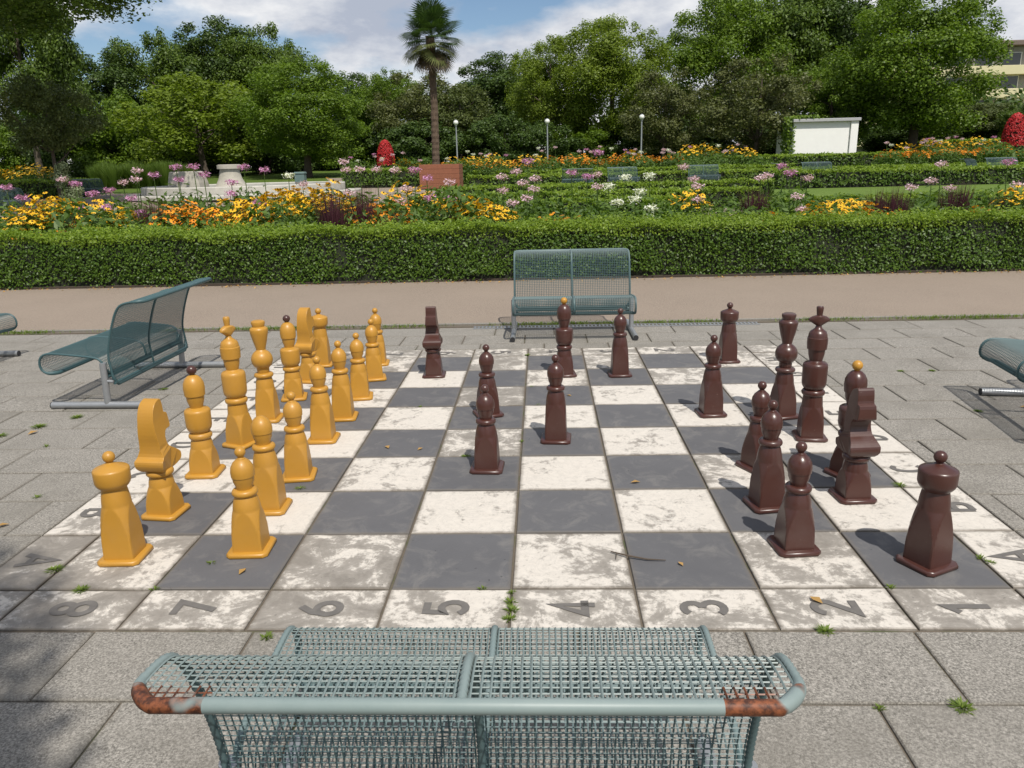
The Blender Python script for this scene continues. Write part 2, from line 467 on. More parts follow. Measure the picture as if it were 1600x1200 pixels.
def glyph(ch, size, rz):
    m = MB(); hw = .15 * size; ca, sa = math.cos(rz), math.sin(rz)
    for si, st in enumerate(STROKES[ch]):
        P = [Vector(((x - .3) * size, (y - .49) * size)) for x, y in st]; n = len(P); closed = (P[0] - P[-1]).length < 1e-4; Lf, Rt = [], []
        for i in range(n):
            a = (P[i] - P[i - 1]) if i else ((P[-1] - P[-2]) if closed else (P[1] - P[0])); b = (P[i + 1] - P[i]) if i < n - 1 else ((P[1] - P[0]) if closed else a)
            a, b = a.normalized(), b.normalized(); t = (a + b).normalized() if (a + b).length > .05 else a
            k = hw * .62 / max(.45, t.dot(a)); nn = Vector((-t.y, t.x)); Lf.append(P[i] + nn * k); Rt.append(P[i] - nn * k)
        vs = [(q.x * ca - q.y * sa, q.x * sa + q.y * ca, .0006 * si) for q in Lf + Rt]
        m.add(vs, [(i, n + i, n + i + 1, i + 1) for i in range(n - 1)])
    return m.mesh("character")
def border(cx, cy, w, h, ch=None, rz=0, gr=.62):
    o = obj("border_tile", MB().slab(-w / 2 + .005, w / 2 - .005, -h / 2 + .005, h / 2 - .005, -.045, 0, .003), M_light, board,
            (cx, cy, rr.uniform(-.003, 0)), (rr.gauss(0, .003), rr.gauss(0, .003), rr.gauss(0, .0025)))
    o["grime"] = gr
    if ch:
        obj("character", glyph(ch, .165, rz), M_letter, o, (0, 0, .003))
for i in range(8):
    xc = -2 + S * (i + .5); yc = S * (i + .5)
    border(xc, -BW / 2, S, BW, str(8 - i), R(90), [.78, .6, .74, .66, .62, .62, .62, .72][i])
    border(xc, 4 + BW / 2, S, BW, str(8 - i), R(-90), .68)
    border(-2 - BW / 2, yc, BW, S, "ABCDEFGH"[i], R(-90), [.95, .5, .3, .2, .2, .25, .3, .5][i])
    border(2 + BW / 2, yc, BW, S, "ABCDEFGH"[i], R(90), [.45, .35, .3, .2, .25, .3, .45, .6][i])
for sx in (-1, 1):
    for yc in (-BW / 2, 4 + BW / 2):
        border(sx * (2 + BW / 2), yc, BW, BW, None, 0, .8)

# ------------------------------------------------------------------ chess pieces
def bell(top, rtop, d, seg=96):
    """turned bell cut by four flat faces whose upper edges are round arches"""
    rings = []; zt, z1 = top * .76, top * .08
    for k in range(61):
        z = .018 + (top - .018) * k / 60; dd = d + .004 - .009 * z / top
        if z < z1: r = dd * 1.43
        elif z < zt:
            t = (z - z1) / (zt - z1); r = dd * math.sqrt(1 + .98 * (1 - t * t))
        else:
            t = (z - zt) / (top - zt); r = dd + (rtop - dd) * t ** 2.0
        ring = []
        for i in range(seg):
            a = 2 * math.pi * i / seg; c, q = math.cos(a), math.sin(a)
            m = min(r, dd / max(abs(c), abs(q)), dd * 1.365 / max(abs(math.cos(a + math.pi / 4)), abs(math.sin(a + math.pi / 4)), .708))
            ring.append((m * c, m * q, z))
        rings.append(ring)
    return MB().rings(rings)
def plate(h, ch=.02, t=.022):
    out = []
    for z, k in ((0, .97), (.004, 1.0), (t - .008, 1.0), (t - .002, .965), (t, .92)):
        a, b = h * k, (h - ch) * k
        out.append([(a, -b, z), (a, b, z), (b, a, z), (-b, a, z), (-a, b, z), (-a, -b, z), (-b, -a, z), (b, -a, z)])
    return MB().rings(out)
def ring_prof(z, r, h, r_in):
    n = 9; return [(z - h, r_in)] + [(z - h * math.cos(math.pi * k / n), r_in + (r - r_in) * math.sin(math.pi * k / n) ** .8) for k in range(1, n)] + [(z + h, r_in)]
def ball_prof(z, r, neck_r=.012, neck_z=None):
    p = []
    if neck_z is not None: p = [(neck_z, neck_r * 1.6), (neck_z + .006, neck_r)]
    n = 12
    for k in range(n + 1):
        a = math.pi * k / n; q = r * math.sin(a); zz = z - r * math.cos(a)
        if p and q < neck_r and k < n / 2: continue
        p.append((zz, q))
    return p
PIECES = {}
def catmull_closed(P, n):
    out = []; N = len(P)
    for i in range(N):
        p0, p1, p2, p3 = P[i - 1], P[i], P[(i + 1) % N], P[(i + 2) % N]
        for k in range(n):
            t = k / n; out.append(tuple(.5 * (2 * b + (c - a) * t + (2 * a - 5 * b + 4 * c - d) * t * t + (3 * b - a - 3 * c + d) * t ** 3) for a, b, c, d in zip(p0, p1, p2, p3)))
    return out
def piece_parts(kindname):
    if kindname in PIECES: return PIECES[kindname]
    L = []
    def lat(name, prof, fin=False): L.append((name, MB().lathe(prof).mesh(name, True, 40), fin))
    def body(top, rtop, d=.064, half=.093):
        L.append(("base", plate(half).mesh("base", True, 40), False))
        L.append(("body", bell(top, rtop, d).mesh("body", True, 22), False))
    if kindname == "rook":
        body(.345, .050)
        lat("head", [(.333, .046), (.342, .053), (.351, .063), (.361, .070), (.374, .0745), (.424, .0755), (.430, .0735), (.435, .067), (.452, .026), (.458, .016)])
        lat("finial", ball_prof(.484, .026, .013, .455))
    elif kindname in ("pawn", "tall_pawn", "bald_pawn"):
        e = 0 if kindname == "pawn" else .05
        body(.272 + e, .046)
        lat("collar", ring_prof(.288 + e, .057, .017, .036))
        lat("head", [(.300 + e, .034), (.318 + e, .037), (.340 + e, .045), (.362 + e, .0475), (.3635 + e, .0505), (.385 + e, .052), (.408 + e, .0485), (.428 + e, .038), (.441 + e, .024), (.449 + e, .012), (.451 + e, .004)])
        if kindname != "bald_pawn": lat("finial", ball_prof(.476 + e, .024, .012, .446 + e))
    elif kindname == "bishop":
        body(.215, .052)
        lat("collar", ring_prof(.234, .064, .02, .042))
        lat("barrel", [(.25, .044), (.26, .055), (.276, .065), (.296, .0695), (.374, .0705), (.384, .068), (.390, .061), (.393, .045), (.40, .036)])
        lat("head", [(.398, .035), (.415, .038), (.44, .046), (.468, .0485), (.470, .0545), (.51, .0575), (.54, .0545), (.565, .043), (.580, .028), (.588, .014), (.59, .004)])
        lat("finial", ball_prof(.613, .027, .012, .584), True)
    elif kindname == "queen":
        body(.305, .050)
        lat("collar", ring_prof(.322, .064, .018, .04))
        lat("globe", [(.336, .036), (.346, .040)] + [(.43 - .071 * math.cos(a), .071 * math.sin(a)) for a in np.linspace(.62, 2.62, 14)] + [(.502, .030)])
        lat("crown", [(.495, .030), (.515, .034), (.56, .046), (.61, .057), (.636, .0605), (.646, .058), (.654, .047), (.658, .040), (.668, .042), (.685, .046), (.694, .043), (.70, .03), (.701, .01)])
    elif kindname == "king":
        body(.275, .056)
        lat("collar", ring_prof(.294, .068, .021, .044))
        lat("barrel", [(.31, .045), (.32, .058), (.338, .068), (.358, .0715), (.456, .0725), (.470, .070), (.479, .062), (.483, .045), (.492, .037)])
        lat("head", [(.488, .036), (.50, .039), (.53, .046), (.562, .049), (.564, .0565), (.60, .059), (.632, .0585), (.635, .055), (.652, .053), (.668, .047), (.680, .032), (.69, .020), (.705, .016)])
        m = MB(); prof = [(-.034, .004), (-.028, .02), (-.012, .044), (.0, .062), (.012, .060), (.024, .042), (.03, .02), (.034, .012)]
        rings = []
        for z, r in prof:
            rings.append([(r * math.cos(2 * math.pi * i / 24), min(r, .026) * math.sin(2 * math.pi * i / 24), .735 + z) for i in range(24)])
        m.rings(rings); m.lathe([(.755, .014), (.775, .0175), (.80, .020), (.812, .021), (.82, .016), (.821, .004)], 20)
        L.append(("cross", m.mesh("cross", True, 40), False))
    elif kindname == "knight":
        body(.21, .052)
        lat("collar", ring_prof(.230, .066, .02, .042))
        side = [(-.050, .245), (-.078, .272), (-.080, .306), (-.056, .326), (-.052, .38), (-.058, .44), (-.056, .50), (-.044, .55), (-.022, .585), (.004, .600), (.030, .602),
                (.040, .570), (.044, .530), (.066, .520), (.072, .470), (.066, .448), (.034, .444), (.018, .425), (.014, .395), (.026, .362), (.060, .335), (.084, .310), (.084, .275), (.052, .245)]
        side = catmull_closed(side, 3)
        bm = bmesh.new(); va = []; vb = []
        for u, z in side:
            t = float(np.interp(z, [.245, .27, .31, .36, .50, .6], [.052, .074, .076, .056, .042, .040]))
            va.append(bm.verts.new((u, -t, z))); vb.append(bm.verts.new((u, t, z)))
        n = len(side)
        bm.faces.new(va[::-1]); bm.faces.new(vb)
        for i in range(n): bm.faces.new((va[i], va[(i + 1) % n], vb[(i + 1) % n], vb[i]))
        bmesh.ops.recalc_face_normals(bm, faces=bm.faces)
        ed = [e for e in bm.edges if len(e.link_faces) == 2 and any(len(f.verts) > 8 for f in e.link_faces)]
        bmesh.ops.bevel(bm, geom=ed, offset=.0022, segments=2, profile=.5, affect='EDGES')
        bmesh.ops.triangulate(bm, faces=[f for f in bm.faces if len(f.verts) > 8])
        me = bpy.data.meshes.new("head"); bm.to_mesh(me); bm.free()
        L.append(("head", me, False))
    PIECES[kindname] = L
    return L
mesh_cache = {}
def make_piece(team, kindname, x, y, deg, label, group=None, tilt=0):
    base = M_yellow if team == "yellow" else M_brown
    other = M_brown if team == "yellow" else M_yellow
    nm = {"tall_pawn": "pawn", "bald_pawn": "pawn"}.get(kindname, kindname)
    root = empty("chess_" + nm, (x, y, .0005), R(deg))
    if team == "brown" and kindname == "knight": root.scale = (1, 1, .965)
    for name, me, fin in piece_parts(kindname):
        key = (me.name, team)
        if key not in mesh_cache:
            mc = me.copy(); mc.materials.clear(); mc.materials.append(other if fin else base); mesh_cache[key] = mc
        obj(name, mesh_cache[key], None, root)
    tag(root, label, "chess " + nm, group)
Y, B = "yellow", "brown"
make_piece(Y, "rook", -1.756, .279, 2, "yellow chess rook in the board corner beside the letter A")
make_piece(Y, "knight", -1.786, .736, 84, "yellow chess knight standing next to the yellow corner rook near letter B")
make_piece(Y, "bishop", -1.807, 1.27, 3, "yellow chess bishop with brown ball standing between knight and king")
make_piece(Y, "king", -1.777, 1.751, 68, "tall yellow chess king with small cross on top")
make_piece(Y, "queen", -1.773, 2.248, 2, "yellow chess queen with globe and flared crown")
make_piece(Y, "bishop", -1.747, 2.753, 12, "yellow chess bishop with brown ball standing beside the yellow queen")
make_piece(Y, "knight", -1.766, 3.245, 80, "yellow chess knight standing beside the rook on the path side")
make_piece(Y, "rook", -1.804, 3.758, 4, "yellow chess rook in the board corner towards the path")
PG = "yellow pawns lined up in front of the yellow officers"
make_piece(Y, "pawn", -1.201, .345, 3, "short yellow pawn on the grey tile beside number 7", PG)
make_piece(Y, "bald_pawn", -1.263, .785, 2, "yellow pawn whose top ball is missing", PG)
make_piece(Y, "pawn", -1.243, 1.208, 8, "short yellow pawn standing beside the pawn without a ball", PG)
make_piece(Y, "tall_pawn", -1.269, 1.82, 2, "tall yellow pawn in front of the yellow king", PG)
make_piece(Y, "tall_pawn", -1.248, 2.26, 5, "tall yellow pawn in front of the yellow queen", PG)
make_piece(Y, "pawn", -1.241, 2.75, 10, "short yellow pawn in front of the bishop beside the yellow queen", PG)
make_piece(Y, "pawn", -1.243, 3.279, 14, "short yellow pawn in front of the yellow knight on the path side", PG)
make_piece(Y, "pawn", -1.312, 3.777, 6, "short yellow pawn in front of the rook on the path side", PG)
make_piece(B, "rook", 1.748, .188, 28, "brown chess rook on the grey corner tile beside the letter A")
make_piece(B, "knight", 1.699, .873, -86, "brown chess knight facing the numbered edge, next to the brown bishop")
make_piece(B, "bishop", 1.783, 1.171, 25, "brown chess bishop with yellow ball right behind the brown knight")
make_piece(B, "king", 1.777, 1.765, -6, "tall brown chess king with lens shaped cross")
make_piece(B, "queen", 1.735, 2.195, 15, "brown chess queen with globe and flared crown")
make_piece(B, "rook", 1.714, 3.693, 4, "brown chess rook in the board corner towards the path")
make_piece(B, "knight", -.761, 3.353, -88, "brown chess knight moved out among the empty tiles")
make_piece(B, "bishop", .312, 3.319, 6, "brown chess bishop with yellow ball advanced in front of the bench")
BG = "brown pawns on the board"
make_piece(B, "pawn", -.246, 2.296, 20, "short brown pawn standing behind another brown pawn on the 5 file", BG)
make_piece(B, "pawn", -.185, 1.30, -3, "short brown pawn advanced furthest along the 5 file", BG)
make_piece(B, "tall_pawn", .215, 1.771, -4, "tall brown pawn alone on the 4 file", BG)
make_piece(B, "tall_pawn", .758, 3.296, 2, "tall brown pawn on the 3 file near the bench", BG)
make_piece(B, "tall_pawn", 1.274, 2.254, 5, "tall brown pawn in front of the brown queen", BG)
make_piece(B, "pawn", 1.332, 1.291, 26, "short brown pawn half hidden behind a taller brown pawn", BG)
make_piece(B, "tall_pawn", 1.242, .781, 10, "tall brown pawn in front of the brown knight", BG)
make_piece(B, "pawn", 1.24, .339, 6, "short brown pawn on the white tile beside number 2", BG)

# ------------------------------------------------------------------ wire benches
def catmull(P, n=6):
    out = []
    for i in range(len(P) - 1):
        p0, p1, p2, p3 = P[max(i - 1, 0)], P[i], P[i + 1], P[min(i + 2, len(P) - 1)]
        for k in range(n):
            t = k / n
            out.append(tuple(.5 * (2 * b + (c - a) * t + (2 * a - 5 * b + 4 * c - d) * t * t + (3 * b - a - 3 * c + d) * t ** 3) for a, b, c, d in zip(p0, p1, p2, p3)))
    out.append(P[-1]); return out
def resample(P, step):
    P = np.array(P); d = np.r_[0, np.cumsum(np.linalg.norm(np.diff(P, axis=0), axis=1))]
    n = max(2, int(round(d[-1] / step)) + 1); t = np.linspace(0, d[-1], n)
    return [(float(np.interp(q, d, P[:, 0])), float(np.interp(q, d, P[:, 1]))) for q in t]
SEAT = catmull([(.105, .262), (.05, .268), (.012, .292), (0, .335), (.016, .385), (.06, .412), (.14, .413), (.28, .40), (.40, .385), (.455, .368), (.482, .325), (.49, .25)])
BACK = catmull([(.545, .175), (.538, .28), (.532, .39), (.565, .53), (.612, .66), (.648, .73), (.69, .768), (.76, .785), (.855, .79)])
HL = .585
def wire_panel(P, x0, x1):
    m = MB(); c = resample(P, .0175); n = int(round((x1 - x0) / .0175))
    for i in range(n + 1):
        x = x0 + (x1 - x0) * i / n; cut = 1 if abs(abs(x) - HL) < .035 else 0
        m.tube([(x, u, z + .003) for u, z in (c[cut:-cut] if cut else c)], .0022, 4)
    for j, (u, z) in enumerate(c):
        e = min(j, len(c) - 1 - j) * .0175 / .0747; ins = .05 * (1 - e) ** 2 if e < 1 else 0
        xa, xb = (x0 + ins, x1) if abs(x0) > abs(x1) else (x0, x1 - ins)
        m.tube([(xa, u, z), (xb, u, z)], .0018, 4)
    return m.mesh("wire_mesh")
def rim(P):
    c = resample(P, .0083); k = 4; pts = []; rad = []
    for s in (-1, 1):
        seq = c if s < 0 else c[::-1]
        for j, (u, z) in enumerate(seq):
            e = min(j, len(seq) - 1 - j); inset = (.05 * (1 - e / 9) ** 2) if e < 9 else 0; rad.append(.0142 if e < 5 else max(.0072 if j % 2 else .0098, .0142 - .001 * (e - 4)))
            pts.append((s * (HL - inset), u, z))
    return MB().tube(pts, rad, 10, True).mesh("frame_tube", True, 60)
def bench_meshes():
    d = {}
    d["seat_l"] = wire_panel(SEAT, -HL + .012, -.014); d["seat_r"] = wire_panel(SEAT, .014, HL - .012)
    d["back_l"] = wire_panel(BACK, -HL + .012, -.014); d["back_r"] = wire_panel(BACK, .014, HL - .012)
    d["seat_rim"], d["back_rim"] = rim(SEAT), rim(BACK)
    m = MB(); rs = resample(SEAT, .0083); m.tube([(0, u, z) for u, z in rs], [.0082 if j % 2 else .0108 for j in range(len(rs))], 8); d["seat_rib"] = m.mesh("middle_rib", True, 50)
    m = MB(); rs = resample(BACK, .0083); m.tube([(0, u, z) for u, z in rs], [.0082 if j % 2 else .0108 for j in range(len(rs))], 8); d["back_rib"] = m.mesh("middle_rib", True, 50)
    m = MB(); m.tube([(0, .475, .03), (0, .483, .20), (0, .487, .345)], .024, 12); m.tube([(0, .487, .21), (0, .545, .205)], .012, 8); d["leg"] = m.mesh("leg", True, 50)
    d["foot"] = MB().tube([(0, .05, .027), (0, .86, .027)], .026, 14).mesh("foot_tube", True, 50)
    d["cap"] = MB().tube([(0, .042, .027), (0, .051, .027)], .0245, 14).mesh("end_cap", True, 50)
    m = MB(); m.tube([(-HL, .49, .235), (HL, .49, .235)], .014, 8); m.tube([(-HL, .545, .19), (HL, .545, .19)], .012, 8); d["rail"] = m.mesh("cross_rail", True, 50)
    return d
BM = bench_meshes()
def bench(loc, deg, label, fade_and_shade, group=None, name="park_bench"):
    t = empty(name, loc, R(deg)); tag(t, label, "bench", group)
    parts = []
    for key, nm in (("seat_l", "seat_mesh"), ("seat_r", "seat_mesh"), ("back_l", "backrest_mesh"), ("back_r", "backrest_mesh"), ("seat_rim", "seat_frame"), ("back_rim", "backrest_frame"), ("seat_rib", "middle_rib"), ("back_rib", "middle_rib"), ("rail", "cross_rail")):
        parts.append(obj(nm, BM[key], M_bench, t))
    for s in (-1, 1):
        parts.append(obj("leg", BM["leg"], M_galv, t, (s * (HL + .012), 0, 0)))
        f = obj("foot_tube", BM["foot"], M_galv, t, (s * (HL + .012), 0, 0)); obj("end_cap", BM["cap"], M_rubber, f); obj("end_cap", BM["cap"], M_rubber, f, (0, .817, 0))
    for p in parts: p["fade_and_shade"] = fade_and_shade
    return t
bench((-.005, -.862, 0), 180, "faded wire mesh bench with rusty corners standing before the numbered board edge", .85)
bench((.442, 4.51, 0), 0, "teal wire mesh bench facing the board, beside the path and hedge", .45)
bench((-3.545, 3.16, 0), -91, "dark teal wire mesh bench with its back to the yellow pieces", .05)
bench((3.133, 2.027, 0), -97.4, "dark teal wire mesh bench on the paving beside the brown pieces", .12)
bench((-4.87, 3.70, 0), 90, "dark wire mesh bench at the path end, behind the bench near the yellow pieces", .12)
# ------------------------------------------------------------------ foliage kit
def ell_clumps(n, rx, ry, rz, cz, inner=.45):
    d = nr.normal(0, 1, (n, 3)); d /= np.linalg.norm(d, axis=1, keepdims=True)
    r = nr.uniform(inner ** 3, 1, n) ** (1 / 3)
    return d * r[:, None] * np.array([rx, ry, rz]) + np.array([0, 0, cz])
def crown_quads(cl, cr, per, size, flat=.75, aspect=.6):
    n = len(cl); out = []
    rad = cr * nr.uniform(.65, 1.3, n)
    for i in range(n):
        k = int(per * (rad[i] / cr) ** 2)
        d = nr.normal(0, 1, (k, 3)); d[:, 2] += .25; d /= np.linalg.norm(d, axis=1, keepdims=True)
        p = cl[i] + d * rad[i] * np.array([1, 1, flat]) * nr.uniform(.35, 1.18, k)[:, None]
        out.append(leaf_quads(p, d + np.array([0, 0, .35]), size, aspect, .55))
    return np.concatenate(out)
def trunk_mb(h, r, limbs, seed, top=.75, lean=0):
    rn = random.Random(seed); m = MB(); pts = []; rad = []
    for k in range(8):
        t = k / 7; pts.append((math.sin(t * 2.1 + seed) * r * .7 + lean * t * t, math.cos(t * 1.7 + seed) * r * .6, t * h * top)); rad.append(r * (1.25 if k == 0 else 1 - .72 * t))
    m.tube(pts, rad, 9)
    for q in range(limbs):
        t = rn.uniform(.35, .95); i = int(t * 7); p = Vector(pts[i]); a = rn.uniform(0, 6.28); L = h * rn.uniform(.2, .36); el = rn.uniform(.35, .9)
        d = Vector((math.cos(a) * math.cos(el), math.sin(a) * math.cos(el), math.sin(el)))
        m.tube([p, p + d * L * .5 + Vector((0, 0, L * .05)), p + d * L + Vector((0, 0, L * .18))], [rad[i] * .5, rad[i] * .3, rad[i] * .08], 6)
    return m
L_OAK = leaf_mat("oak_leaves", (.048, .088, .010), (.122, .182, .021), .28)
L_DARK = leaf_mat("dark_leaves", (.032, .062, .011), (.080, .128, .021), .25)
L_MID = leaf_mat("lime_tree_leaves", (.072, .130, .010), (.165, .245, .022), .38)
L_LIGHT = leaf_mat("robinia_leaves", (.105, .155, .012), (.205, .270, .028), .40)
L_OLIVE = leaf_mat("olive_green_leaves", (.064, .086, .022), (.125, .152, .042), .28)
L_BROWN = leaf_mat("brownish_leaves", (.066, .080, .022), (.130, .142, .042), .25)
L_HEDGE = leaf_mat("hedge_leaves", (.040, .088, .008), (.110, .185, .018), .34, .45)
L_FRESH_LIT = leaf_mat("fresh_lit_hedge_shoots", (.105, .175, .010), (.215, .300, .026), .36, .5)  # new growth, with the sunlight on hedge tops put into the colour
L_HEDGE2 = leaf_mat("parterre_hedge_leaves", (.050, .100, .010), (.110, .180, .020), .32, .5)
L_BED = leaf_mat("bed_foliage", (.048, .100, .014), (.120, .190, .034), .34)
L_BRIGHT = leaf_mat("reed_foliage", (.075, .125, .018), (.14, .205, .035), .34)
P_YEL = leaf_mat("yellow_petals", (.72, .38, .012), (.85, .55, .03), .2)
P_ORA = leaf_mat("orange_petals", (.72, .22, .01), (.82, .36, .02), .2)
P_PINK = leaf_mat("pink_petals", (.42, .13, .33), (.66, .36, .56), .25)
P_PALE = leaf_mat("pale_pink_petals", (.58, .36, .46), (.78, .58, .66), .25)
P_WHITE = leaf_mat("white_petals", (.70, .70, .60), (.85, .85, .78), .25)
P_RED = leaf_mat("red_blossom", (.34, .012, .016), (.52, .03, .03), .15)
P_PURP = leaf_mat("purple_grass_blades", (.045, .014, .022), (.10, .035, .045), .2)
M_disc = plain("dark_flower_centre", (.03, .015, .008), .9)

TREES = {}
def tree_kind(key, h, rx, rz, cz, ncl, ccr, per, size, leaf, r=.22, limbs=9, top=.8, inner=.45, flat=.75):
    cl = ell_clumps(ncl, rx, rx, rz, cz, inner)
    low = cl[:, 2] < cz - rz * .75
    cl[low, 2] += rz * .3
    q = crown_quads(cl, ccr, per, size, flat)
    d = nr.normal(0, 1, (34, 3)); d[:, 2] = np.abs(d[:, 2]) + .1; d /= np.linalg.norm(d, axis=1, keepdims=True)
    tips = d * np.array([rx, rx, rz]) * nr.uniform(.98, 1.10, 34)[:, None] + np.array([0, 0, cz])
    q = np.concatenate([q, crown_quads(tips, ccr * .42, per * .22, size, 1.3)])
    TREES[key] = (trunk_mb(h, r, limbs, len(TREES) + 1, top).mesh("trunk", True, 60), quads_mesh("crown", q), leaf)
tree_kind("oak", 12, 4.2, 4.6, 7.2, 75, 1.15, 700, .20, L_OAK, .3)
tree_kind("oak_b", 12, 3.6, 4.9, 7.0, 64, 1.05, 720, .20, L_DARK, .28, inner=.3)
tree_kind("lime", 11, 4.0, 4.9, 5.9, 90, 1.05, 820, .165, L_MID, .28)
tree_kind("robinia", 11, 3.9, 4.7, 6.0, 85, .95, 720, .155, L_LIGHT, .26)
tree_kind("olive", 7, 2.6, 2.7, 4.2, 60, .62, 320, .16, L_OLIVE, .14, 12, inner=.25)
tree_kind("brownish", 8, 3.2, 3.7, 4.0, 75, .70, 280, .17, L_BROWN, .16, 16, inner=.25)
tree_kind("bush", 5, 2.7, 2.3, 2.2, 60, .75, 420, .19, L_DARK, .12, 8, .7)
tree_kind("bush_mid", 5, 2.7, 2.4, 2.3, 60, .72, 420, .18, L_MID, .12, 8, .7)
tree_kind("willow", 8, 3.6, 3.7, 3.9, 80, .8, 330, .21, L_LIGHT, .2, 10, .75, .35, 1.0)
tree_kind("olive_high", 7, 2.6, 2.1, 4.9, 60, .60, 340, .13, L_OLIVE, .15, 10, .75, .25)
tree_kind("oak_high", 15, 4.6, 4.2, 11.2, 80, 1.0, 620, .14, L_OAK, .3, 3)
def tree(key, x, y, h, hw, label, group=None, rz=None):
    """h: full height above ground, hw: half width of the crown"""
    tm, cm, leaf = TREES[key]
    native_h = max(v.co.z for v in cm.vertices) if key not in tree_h else tree_h[key]
    tree_h[key] = native_h
    native_w = tree_w.setdefault(key, float(np.percentile([abs(v.co.x) for v in cm.vertices], 99)))
    s, w = h / native_h, hw / native_w
    t = empty(key.split("_")[0] + "_tree" if not key.startswith("bush") else "garden_shrub", (x, y, terr(y) - .05), rz if rz is not None else rng.uniform(0, 6.28), (w, w, s))
    tag(t, label, "tree" if not key.startswith("bush") else "shrub", group)
    obj("trunk", tm, M_bark, t); obj("crown", cm, leaf, t)
    return t
tree_h, tree_w = {}, {}
def px_x(px, y, row=250):
    """world x of a picture column at depth y (used only to lay the garden out)"""
    a = (px - 800) / 1214.4; b = -(row - 600) / 1214.4
    d = r2 * a + u2 * b + fwd
    return 0.143 + d.x * (y + 2.827) / d.y, 1.669 + d.z * (y + 2.827) / d.y
TL = [
 ("oak_high", -140, 24, -290, 245, "large oak overhanging the park, branches reaching past the olive tree"),
 ("olive_high", 62, 27, 108, 70, "small dull green tree with pale slanting trunk beside the fountain"),
 ("oak", 5, 44, -70, 72, "tall dark oak behind the small dull green tree"),
 ("oak_b", 120, 62, 62, 75, "dark tree between the overhanging oak and the tall oaks"),
 ("oak", 245, 66, 42, 75, "tall dark oak in the row behind the fountain, ragged top"),
 ("oak_b", 325, 67, 24, 75, "highest of the dark oaks in the row behind the fountain"),
 ("oak", 402, 66, 34, 62, "dark oak ending the row behind the fountain"),
 ("bush_mid", 170, 54, 135, 70, "mid green tall shrub in front of the dark oaks"),
 ("willow", 300, 50, 112, 105, "light green drooping tree right behind the fountain"),
 ("lime", 462, 46, 84, 88, "dense round green tree beside the sloping path"),
 ("oak_b", 565, 68, 112, 55, "dark tree in the gap beyond the sloping path"),
 ("lime", 610, 64, 104, 55, "green tree in the gap behind the red flower cone"),
 ("brownish", 655, 58, 106, 70, "olive brown feathery tree behind the palm"),
 ("olive", 715, 56, 128, 52, "yellowish green small tree beside the palm trunk"),
 ("oak_b", 780, 72, 80, 70, "dark blue green tree between palm and light green tree"),
 ("robinia", 862, 58, 52, 62, "light green tree with thin top shoots behind the globe lamps"),
 ("robinia", 955, 57, 22, 82, "broad light green tree behind the globe lamps"),
 ("brownish", 1040, 50, 100, 58, "sparse brownish tree beside the lamp post"),
 ("lime", 1135, 62, -25, 85, "tall green tree between light green tree and brownish thicket"),
 ("oak", 1215, 64, -45, 80, "tall oak behind the brownish thicket"),
 ("brownish", 1190, 46, 78, 78, "brownish thicket tree beside the white wall"),
 ("oak_b", 1310, 66, -60, 80, "tall dark tree behind the white wall"),
 ("lime", 1310, 52, 88, 62, "mid green tree hanging over the white wall"),
 ("lime", 1450, 50, -40, 104, "huge bright green tree between white wall and apartment block"),
 ("olive", 1540, 54, 158, 48, "dull green small tree in front of the apartment block"),
 ("oak", 1625, 50, 152, 45, "dark tree at the apartment block side of the red cone"),
]
for key, px, yy, top, hwpx, lab in TL:
    x, zt = px_x(px, yy, top); d = (yy + 2.8)
    tree(key, x, yy, zt - terr(yy), hwpx / 1214.4 * d * 1.04, lab)
SG = "dark shrubs closing the view under the trees"
for i, px in enumerate(range(-20, 1680, 62)):
    if 1225 < px < 1350: continue
    yy = rng.uniform(53, 60); top = rng.uniform(150, 196); x, zt = px_x(px, yy, top)
    tree("bush" if i % 3 else "bush_mid", x, yy, max(2.6, zt - terr(yy)), rng.uniform(2.3, 3.3), ("dark shrub below the " if i % 3 else "light shrub below the ") + min(TL, key=lambda q: abs(q[1] - px))[5], SG)
far = []
for i in range(150):
    x = nr.uniform(-75, 75); far.append((x, nr.uniform(76, 92), nr.uniform(2.5, 8.2)))
far = np.array(far)
q = crown_quads(far, 2.4, 150, .55)
kind(obj("distant_woodland", quads_mesh("distant_woodland", q), L_DARK), "stuff")
# tree behind the viewer, shading the paving by the faded bench
tree("oak", -1.15, -6.05, 9.5, 1.9, "tree standing behind the faded bench, shading the paving")

